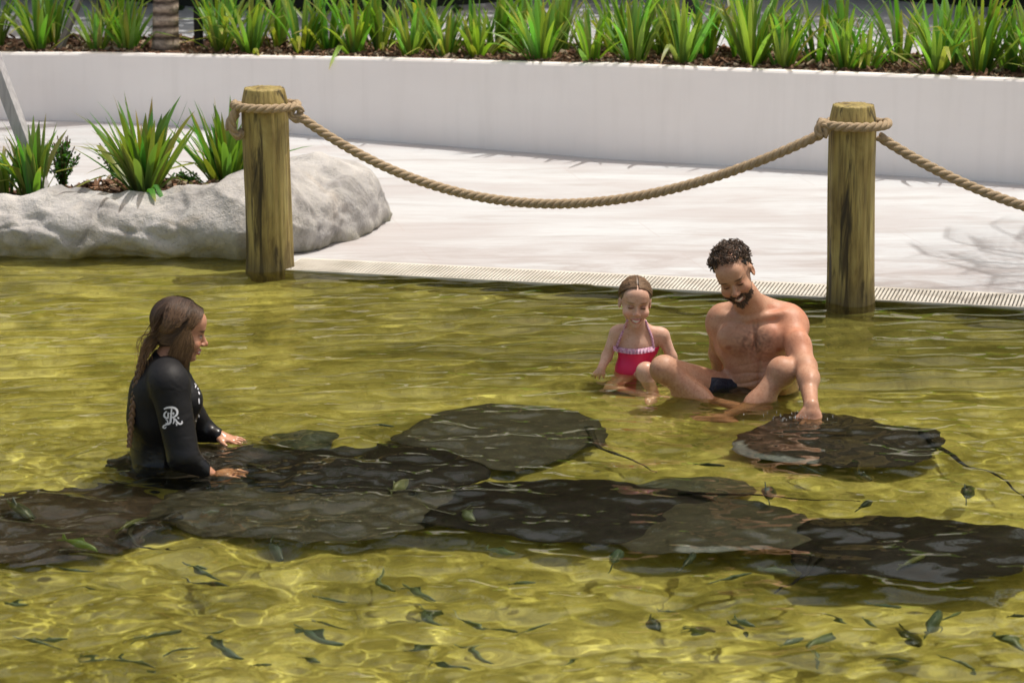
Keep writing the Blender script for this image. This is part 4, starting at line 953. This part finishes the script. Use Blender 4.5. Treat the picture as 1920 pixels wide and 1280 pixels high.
def palm(px, back, r, h, label, m, straight=False, grp=None, crown=True, at=None):
    b = np.array(at, float) if at is not None else (soil_pt(px, back) if back < 1 else P(px, 60, back)); b[2] -= .05; root = empty('palm_tree', tuple(b)); n, k = 28, 60; rows = []; a = np.arange(n)/n*2*math.pi
    for j in range(k):
        t = j/(k-1); z = t*h; rr_ = r*(1+.35*math.exp(-z/.10))*(1-.35*t)*(1+(0 if straight else .016*math.sin(z*2*math.pi/.11)+.02*math.sin(z*31)))
        nz = np.array([mnoise.noise(Vector((math.cos(q)*2, math.sin(q)*2, z*7+px))) for q in a]); q = rr_*(1+.05*nz)
        rows.append(np.stack([b[0]+q*np.cos(a)+.02*math.sin(z*1.3), b[1]+q*np.sin(a), np.full(n, b[2]+z)], -1))
    F_ = np.array([(j*n+i, j*n+(i+1) % n, (j+1)*n+(i+1) % n, (j+1)*n+i) for j in range(k-1) for i in range(n)])
    mesh_obj('trunk', np.concatenate(rows), F_, m, root)
    r2 = np.random.default_rng(px); mb = MB(); top = V(b[0], b[1], b[2]+h-.1)
    for i in range(16 if at is None else 34):
        yaw = i*2.4; el = r2.uniform(-.1, 1.1); p = top.copy(); pts = [p.copy()]
        for j in range(12): e2 = el-.16*j; p = p+V(math.cos(yaw)*math.cos(e2), math.sin(yaw)*math.cos(e2), math.sin(e2))*.15; pts.append(p.copy())
        pts = np.array(pts); mb.tube(pts, np.linspace(.018, .005, 13), 4, (.12, .17, .05))
        for j in range(1, 12):
            for s_ in (-1, 1):
                for u_ in (0, .5):
                    p = pts[j]*(1-u_)+pts[min(j+1, 12)]*u_; d = V(-math.sin(yaw)*s_, math.cos(yaw)*s_, -.5)+V(math.cos(yaw), math.sin(yaw), 0)*.6; d /= np.linalg.norm(d); L_ = .42*math.sin(math.pi*(j+1)/14)+.1; w = V(0, 0, 1)*.012
                    mb.add([p-w, p+w, p+d*L_*.6+w*.8, p+d*L_, p+d*L_*.6-w*.8], [(0, 1, 2, 3, 4)], (.05, .12, .025))
    if crown: mb.build('crown', M['leaf'], root)
    tag(root, label, 'palm tree', grp)
gp = 'palms beyond the planter wall'
palm(327, .28, .080, 5.5, 'palm with a ringed pale brown trunk rising from the white planter', M['palm'])
for px, bk, r, lab in ((196, 20.2, .06, 'dark palm trunk beyond the planter, left of the ringed palm'), (748, 19.8, .055, 'dark palm trunk beyond the planter, between the two timber posts'), (1290, 20.4, .05, 'dark palm trunk beyond the planter, above the sitting man')):
    palm(px, bk, r, 5.8, lab, M['darkwood'], True, gp)
q = soil_pt(358, .5); board(q, q+V(.0, 0, 3.2), .022, .022, M['darkwood'], 'dark upright stake just behind the ringed palm trunk', 'stake')
palm(999, .28, .09, 4.6, 'unseen palm added out of view on the right to shade the deck', M['palm'], at=(4.45, 13.75, .05))  # added out of view, with a dense crown to cast shade on the deck
# dense dark hedge closing the view
def hedge():
    r2 = np.random.default_rng(4); mb = MB(); n = 52000
    x = r2.uniform(-12, 12, n); z = .35+9.0*r2.uniform(0, 1, n)**.9; y = 20.7+.8*np.sin(x*1.1)+.5*np.sin(x*2.7+z)+.35*np.sin(z*3)+r2.uniform(0, 1.2, n); zt = 6.2+.6*np.sin(x*.9)+.4*np.sin(x*2.3); ok = z < zt
    x, y, z = x[ok], y[ok], z[ok]; n = len(x); d = r2.normal(size=(n, 3)); d /= np.linalg.norm(d, axis=1)[:, None]; s_ = np.cross(d, r2.normal(size=(n, 3))); s_ /= np.linalg.norm(s_, axis=1)[:, None]; p = np.stack([x, y, z], -1); L_ = r2.uniform(.09, .22, n)[:, None]
    v = np.stack([p, p+d*L_*.5+s_*L_*.28, p+d*L_, p+d*L_*.5-s_*L_*.28], 1).reshape(-1, 3); F_ = np.arange(n*4).reshape(n, 4); c = np.repeat(np.array((.030, .055, .018))[None]*r2.uniform(.4, 1.9, n)[:, None], 4, axis=0)
    root = empty('hedge', (0, 24, .35)); mesh_obj('foliage', v, F_, M['leaf'], root, smooth=False, col=c)
    w = 60; xs_ = np.linspace(-12.5, 12.5, w); rows = []
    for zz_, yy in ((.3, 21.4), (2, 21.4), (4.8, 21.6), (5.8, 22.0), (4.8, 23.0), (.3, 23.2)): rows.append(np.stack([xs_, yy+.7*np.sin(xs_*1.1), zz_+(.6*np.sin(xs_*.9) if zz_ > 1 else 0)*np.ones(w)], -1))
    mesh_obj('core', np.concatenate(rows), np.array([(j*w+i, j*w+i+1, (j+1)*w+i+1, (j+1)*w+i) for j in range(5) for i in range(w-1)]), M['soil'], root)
    tag(root, 'tall dark green hedge across the back beyond the pale path', 'hedge')
hedge()
# ================================================================== stingrays
def stingray(cx, cy, hw, hh, depth, col, heading, tail, label, seed, pale=False, tip=None):
    c0 = U(cx, cy, depth); l, r_ = U(cx-hw, cy, depth), U(cx+hw, cy, depth); t, b = U(cx, cy-hh, depth), U(cx, cy+hh, depth)
    rx, ry = (r_[0]-l[0])/2, (t[1]-b[1])/2; rr = np.random.default_rng(seed)
    nr, na = 26, 144; a = np.arange(na)/na*2*math.pi; hd = R(heading)
    loc_a = a-hd     # 0 = snout
    out = 1.16/((np.abs(np.cos(loc_a))**1.32+np.abs(np.sin(loc_a+.12*np.sin(loc_a+.4)))**1.32+1e-9)**(1/1.32))*(1+.05*np.cos(loc_a))
    out = (out+np.roll(out, 3)+np.roll(out, -3)+np.roll(out, 6)+np.roll(out, -6)+np.roll(out, 1)+np.roll(out, -1))/7 -.06*np.exp(-((np.angle(np.exp(1j*(loc_a-math.pi))))/.25)**2)+.045*np.exp(-(np.angle(np.exp(1j*loc_a))/.16)**2)
    ragged = .006*np.sin(a*17+seed)+.005*np.sin(a*29+seed*2)+.004*np.sin(a*53+seed*3)+.03*np.sin(a*5+seed*3)+.035*np.sin(a*3+seed)+.004*np.sin(a*43+seed); out = out+ragged
    ph = rr.uniform(0, 6.28); top, bot, colT = [], [], []
    for j in range(nr+1):
        s_ = j/nr; rad = s_*out
        x, y = rx*rad*np.cos(a), ry*rad*np.sin(a)
        u_ = rad*np.cos(loc_a); w_ = rad*np.sin(loc_a)
        th = .050*(1-s_**2)**.8*np.exp(-(w_/.62)**2*.8)+.004*(1-s_)
        bump = .020*np.exp(-((u_-.1)/.42)**2-(w_/.20)**2)*(1-s_**2)**.5
        for sg in (-1, 1): bump = bump+.016*np.exp(-((u_-.52)/.075)**2-((w_-sg*.13)/.055)**2)-.010*np.exp(-((u_-.40)/.05)**2-((w_-sg*.15)/.04)**2)
        und = (.012*np.sin(a*3+ph)+.015*np.sin(a*2+ph*2)+.008*np.sin(a*7+ph*3)+.005*np.sin(a*13+ph))*s_**2 - .036*s_**3
        zc = -depth+und-.020
        top.append(np.stack([c0[0]+x, c0[1]+y, zc+th*.62+bump], -1)); bot.append(np.stack([c0[0]+x, c0[1]+y, zc-th*.5-.002], -1))
        colT.append(np.clip(np.array(col)[None]*(1-.10*s_)*(1+.9*(np.exp(-((u_-.52)/.05)**2-((np.abs(w_)-.13)/.035)**2))[:, None]), 0, 1))
    v = np.concatenate(top+bot); k = nr+1; f = []
    for j in range(nr):
        for i in range(na):
            i2 = (i+1) % na; f.append((j*na+i, (j+1)*na+i, (j+1)*na+i2, j*na+i2)); g = k*na; f.append((g+j*na+i, g+j*na+i2, g+(j+1)*na+i2, g+(j+1)*na+i))
    for i in range(na): i2 = (i+1) % na; g = k*na; f.append((nr*na+i, g+nr*na+i, g+nr*na+i2, nr*na+i2))
    v[:, 2] += .0025*fbm(v, 9, 2, seed); colB = [np.tile(np.array((.50, .52, .54)), (na, 1))]*k
    cc = np.concatenate(colT+colB)
    if pale:     # the pale underside shows where the near edge of the fin curls up
        m = (v[:, 1] < c0[1]-ry*.62) & (np.abs(v[:, 0]-(c0[0]+pale*rx)) < rx*.5); v[:, 2] += m*.010
        e = (v[:, 1] < c0[1]-ry*.86*np.sqrt(np.clip(1-((v[:, 0]-c0[0])/rx)**2, 0, 1)))&(np.abs(v[:, 0]-(c0[0]+pale*rx)) < rx*.42); cc[e] = (.20, .22, .25)
    root = empty('stingray', tuple(c0)); mesh_obj('disc', v, f, M['ray'], root, col=cc, recv=True)
    if tail:
        st = c0+V(-math.cos(hd)*rx*.86, -math.sin(hd)*ry*.86, -.012); pts = [st]+[U(px, py, d_) for px, py, d_ in tail]; pts = spline(pts, 40); rad = np.interp(np.linspace(0, 1, 40), [0, .12, .5, 1], [.020, .013, .0075, .0025])
        tv, tf = tube(pts, rad, 8); mesh_obj('tail', tv, tf, M['ray'], root, col=np.tile(np.array(col)*.6, (len(tv), 1)), recv=True)
    tag(root, label, 'stingray', 'stingrays gathered in the shallow water')
BLK, DRK, GRY, BRN = (.0105, .0068, .0062), (.026, .020, .017), (.064, .059, .043), (.050, .035, .025)
stingray(950, 808, 185, 54, .07, GRY, 190, [(1120, 842, .05), (1180, 860, .05), (1232, 890, .06)], 'greenish grey stingray in mid water, nearest to the girl', 1, tip=1)
stingray(1582, 822, 190, 47, .034, DRK, 198, [(1800, 868, .03), (1870, 895, .04), (1930, 945, .05)], 'dark stingray under the hand of the man', 2, pale=-.75)
stingray(684, 876, 216, 50, .055, BLK, 158, [], 'black stingray in front of the hands of the woman', 3)
stingray(345, 858, 138, 34, .050, (.035, .026, .022), 20, [], 'dark brown stingray around the waist of the woman', 4)
stingray(580, 944, 305, 58, .115, GRY, 22, [(250, 1000, .10), (300, 1030, .11), (372, 1040, .11)], 'large greenish grey stingray in front of the woman', 5)
stingray(120, 966, 195, 66, .13, BRN, 160, [], 'brown stingray at the left edge in front of the woman', 6)
stingray(1080, 946, 258, 56, .055, BLK, 205, [(1360, 930, .02), (1480, 936, .02), (1612, 944, .04)], 'black stingray in the middle of the group, long tail trailing right', 7)
stingray(1325, 978, 200, 52, .075, GRY, 325, [], 'greenish grey stingray with a pale curled near edge, right of the middle', 8, pale=.1)
stingray(1712, 1020, 245, 58, .050, BLK, 28, [(1500, 1085, .05), (1450, 1114, .07)], 'black stingray at the lower right of the group', 9)
stingray(1290, 910, 130, 20, .100, (.085, .085, .055), 165, [], 'dim stingray lying deep behind the greenish grey one', 10)
stingray(568, 818, 68, 19, .060, (.070, .080, .050), 180, [], 'small greenish stingray beyond the hands of the woman', 11)
# ================================================================== fish
def fish(px, py, L_px, ang, col, depth, wide, label, seed):
    L_px *= .86; dx, dy = L_px/2*math.cos(R(ang)), -L_px/2*math.sin(R(ang)); depth = max(depth*1.15, .04); a, b = U(px-dx, py-dy, depth), U(px+dx, py+dy, depth); ax = b-a; L_ = np.linalg.norm(ax)
    if L_ > .24: ax = ax/L_*.24; a = (a+b)/2-ax/2; L_ = .24
    t_ = ax/L_; depth = depth; up = V(0, 0, 1); s_ = np.cross(t_, up); s_ /= np.linalg.norm(s_); n, m = 14, 10; v = []; c = []; rr = np.random.default_rng(seed); bend = rr.normal()*.12
    tilt = rr.uniform(-.5, .5); sv = s_*math.cos(tilt)+up*math.sin(tilt); uv = up*math.cos(tilt)-s_*math.sin(tilt)
    W_ = L_*min(.55, wide*1.35)
    for i in range(n):
        t = i/(n-1)*.82; ww = W_*(math.sin(math.pi*min(1, t/.82*.93+.07))**.75)*.5+.001; ctr = a+ax*(1-t)+s_*bend*L_*(t-.4)**2*2
        for j in range(m):
            q = j/m*2*math.pi; v.append(ctr+uv*ww*math.sin(q)+sv*ww*.5*math.cos(q)); k = .65+.55*(math.sin(q) < -.2); c.append(np.array(col)*(k if math.sin(q) < .5 else .6))
    f = [(i*m+j, i*m+(j+1) % m, (i+1)*m+(j+1) % m, (i+1)*m+j) for i in range(n-1) for j in range(m)]+[tuple(range(m)), tuple((n-1)*m+j for j in range(m))[::-1]]
    mb = MB(); mb.add(v, f, np.array(c)); mid = (a+b)/2; root = empty('fish', tuple(mid)); mb.build('body', M['fish'], root, recv=True)
    base = a+ax*.20+s_*bend*L_*.2; tp = a+s_*bend*L_*.5
    mb = MB(); w = sv*.0015
    for sg in (-1, 1):
        q = [base+uv*W_*.10*sg, tp+uv*W_*.52*sg, tp+ax*.07+uv*W_*.12*sg, base-uv*0]; mb.add([x-w for x in q]+[x+w for x in q], [(0, 1, 2, 3), (7, 6, 5, 4), (0, 4, 5, 1), (1, 5, 6, 2), (2, 6, 7, 3), (3, 7, 4, 0)], np.array(col)*.7)
    mb.build('tail_fin', M['fish'], root, smooth=False, recv=True)
    mb = MB(); q = [a+ax*.62+uv*W_*.42, a+ax*.50+uv*W_*.78, a+ax*.34+uv*W_*.36]; mb.add([x-w for x in q]+[x+w for x in q], [(0, 1, 2), (5, 4, 3), (0, 3, 4, 1), (1, 4, 5, 2), (2, 5, 3, 0)], np.array(col)*.7); mb.build('dorsal_fin', M['fish'], root, smooth=False, recv=True)
    tag(root, label, 'fish', 'small fish swimming among the stingrays')
TL, GR, PL, DK = (.12, .185, .135), (.14, .20, .10), (.24, .27, .13), (.06, .085, .06)
FISH = [(35, 955, 95, -35, (.13, .16, .11), .02, .3, 'broad pale grey fish at the left edge over the brown stingray'), (145, 1022, 78, -18, (.16, .26, .07), .08, .24, 'bright green fish just below the brown stingray'),
 (65, 1205, 95, -20, TL, .12, .2, 'dark green fish in the bottom left corner'), (290, 1197, 105, 10, (.15, .2, .12), .04, .22, 'pale green fish in the lower left, close under the surface'), (415, 1217, 100, -28, TL, .1, .2, 'dark fish right of the pale green one in the lower left'),
 (598, 1196, 112, -17, TL, .12, .2, 'dark teal fish low in the photo, below the woman and to her right'), (842, 1250, 85, -6, TL, .15, .2, 'dark fish at the bottom edge, left of the middle'), (748, 912, 46, 35, PL, .01, .3, 'pale yellow-green fish over the black stingray in front of the woman'),
 (875, 966, 34, -55, (.15, .19, .10), .01, .3, 'pale green fish at the meeting of the large grey and middle black stingray'), (1156, 1050, 42, 76, TL, .06, .35, 'small teal fish seen end-on below the middle black stingray'), (1288, 1056, 48, 50, DK, .08, .2, 'thin dark fish below the pale edge of the grey stingray'),
 (1224, 1172, 38, -60, DK, .12, .4, 'small dark fish low in the middle, pointing down right'), (1396, 1166, 52, -28, TL, .12, .25, 'teal fish low in the photo right of the middle'), (1385, 1176, 50, -35, DK, .2, .25, 'dark fish tucked under the teal one right of the middle'),
 (1310, 1187, 66, -10, TL, .1, .2, 'slim teal fish low in the photo near the middle'), (1702, 1196, 42, -75, (.05, .06, .02), .2, .6, 'round olive fish in the lower right'), (1750, 1172, 62, 58, TL, .06, .28, 'teal fish slanting up beside the round olive one'),
 (1000, 1180, 82, 24, TL, .1, .18, 'slim teal fish pointing up right near the bottom middle'), (800, 1160, 66, -30, GR, .14, .2, 'dim green fish low in the photo left of the middle'), (1655, 1138, 84, -12, TL, .12, .15, 'thin dark green fish below the lower black stingray'),
 (1620, 895, 34, -35, DK, .03, .5, 'small dark fish below the stingray the man touches'), (1812, 928, 32, 62, DK, .04, .45, 'small dark fish near the right edge above the lower black stingray'), (1622, 950, 30, 40, DK, .03, .45, 'small dark fish just above the lower black stingray'),
 (1440, 930, 34, 78, DK, .005, .4, 'small dark fish beside the long tail of the middle black stingray'), (1330, 875, 72, -5, DK, .05, .18, 'slim dark fish left of the tail of the touched stingray'), (1522, 882, 62, -22, DK, .06, .14, 'thin dark fish straight below the stingray the man touches'),
 (130, 1070, 92, -6, TL, .15, .17, 'slim teal fish at the left below the green one'), (390, 1092, 100, -14, DK, .16, .16, 'slim dark fish below the woman'), (515, 1028, 46, -45, DK, .1, .25, 'small dark fish at the lower rim of the large grey stingray'),
 (978, 1095, 56, 8, GR, .14, .2, 'dim green fish in open water below the middle black stingray'), (1255, 1140, 60, -14, GR, .15, .2, 'dim green fish below the thin dark one in the middle'), (1368, 1086, 92, 14, TL, .12, .13, 'long thin teal fish left of the tail of the lower black stingray'),
 (712, 800, 62, -4, TL, .05, .2, 'slim teal fish between the woman and the stingray near the girl'), (395, 962, 40, 8, (.22, .26, .26), .005, .25, 'pale bluish fish on the large grey stingray'), (245, 986, 78, 22, (.15, .18, .07), .02, .2, 'pale olive fish where the brown and large grey stingrays meet'),
 (1712, 1057, 60, 22, PL, .005, .22, 'pale yellow-green fish on the near rim of the lower black stingray'), (1665, 1028, 70, 14, (.16, .18, .10), .005, .16, 'pale slim fish in the middle of the lower black stingray'), (30, 1130, 60, -5, GR, .15, .2, 'dim green fish at the left edge, low in the photo'),
 (1560, 1165, 60, -20, GR, .2, .2, 'dim green fish left of the round olive one'), (1905, 1158, 44, 5, DK, .12, .22, 'dark fish at the right edge, low in the photo'), (620, 1120, 70, -8, GR, .18, .2, 'dim green fish straight above the dark teal one, low left'), (940, 1035, 60, -12, GR, .14, .2, 'dim green fish just below the large grey stingray')]
for i, (px, py, L_, an, c, d, w, lab) in enumerate(FISH): fish(px, py, L_, an, c, d, w, lab, i)
r4 = np.random.default_rng(12)
for i in range(34):
    px, py = r4.uniform(20, 1900), 1060+200*r4.uniform(0, 1)**.9
    fish(px, py, r4.uniform(40, 85), r4.normal(-8, 22), np.array((.14, .19, .10))*r4.uniform(.7, 1.3), r4.uniform(.12, .20), r4.uniform(.15, .28), 'faint grey-green fish deep under the rippled water of the foreground', 100+i)
# spray thrown up round the hand on the stingray and the other hands
mb = MB(); r5 = np.random.default_rng(31); ico = [(0, 0, 1), (.9, 0, .4), (.28, .85, .4), (-.72, .53, .4), (-.72, -.53, .4), (.28, -.85, .4), (0, 0, -.6)]
icf = [(0, 1, 2), (0, 2, 3), (0, 3, 4), (0, 4, 5), (0, 5, 1), (6, 2, 1), (6, 3, 2), (6, 4, 3), (6, 5, 4), (6, 1, 5)]
for cx, cy, n, sp_ in ((1480, 788, 16, 40), (1494, 792, 14, 16)):
    for _ in range(n):
        p = G(cx+r5.normal()*sp_, cy+r5.normal()*sp_*.16); r_ = r5.uniform(.0010, .0026); mb.add([p+V(*q)*r_+V(0, 0, .013+abs(r5.normal())*.008) for q in ico], icf)
tag(mb.build('water_droplets', mat('droplet', (.9, .92, .92), .05, .8, Transmission_Weight=.6, IOR=1.33)), 'sparkling droplets splashed up around the hands in the water', 'splash', kind='stuff')
# ================================================================== light, sky, camera
w = bpy.data.worlds.new('World'); sc.world = w; w.use_nodes = True; nt = w.node_tree; bg = nt.nodes['Background']
sky = nt.nodes.new('ShaderNodeTexSky'); sky.sky_type = 'NISHITA'; sky.sun_disc = False
SUN = V(.85, .42, 0); SUN = SUN/np.linalg.norm(SUN); ELV = R(71); sd = V(SUN[0]*math.cos(ELV), SUN[1]*math.cos(ELV), math.sin(ELV))
sky.sun_elevation = ELV; sky.sun_rotation = math.atan2(SUN[0], SUN[1]); sky.dust_density = 3.0; sky.air_density = .8; sky.ozone_density = .6
tint = nt.nodes.new('ShaderNodeMix'); tint.data_type = 'RGBA'; tint.blend_type = 'MULTIPLY'; tint.inputs[0].default_value = 1; tint.inputs[7].default_value = (1.15, 1.0, .77, 1)
nt.links.new(sky.outputs[0], tint.inputs[6]); nt.links.new(tint.outputs[2], bg.inputs[0]); bg.inputs[1].default_value = .15
L = bpy.data.lights.new('sun', 'SUN'); L.energy = 2.45; L.angle = R(.53); L.color = (1, .98, .93); L.cycles.is_caustics_light = True
lo = bpy.data.objects.new('sun', L); COL.objects.link(lo); lo.rotation_euler = Vector(sd).to_track_quat('Z', 'Y').to_euler()
cd = bpy.data.cameras.new('camera'); co = bpy.data.objects.new('camera', cd); COL.objects.link(co); co.location = tuple(CO); co.rotation_euler = (R(90)-PITCH, 0, 0)
cd.sensor_width = 36; cd.lens = FPX*36/1920; cd.clip_end = 1500; cd.dof.use_dof = True; cd.dof.focus_distance = 11.6; cd.dof.aperture_fstop = 5.2
sc.camera = co
sc.view_settings.view_transform = 'Standard'; sc.view_settings.look = 'None'; sc.view_settings.gamma = 1; sc.view_settings.exposure = .42
sc.cycles.use_denoising = True; sc.cycles.sample_clamp_indirect = 4; sc.cycles.max_bounces = 10; sc.cycles.transparent_max_bounces = 8
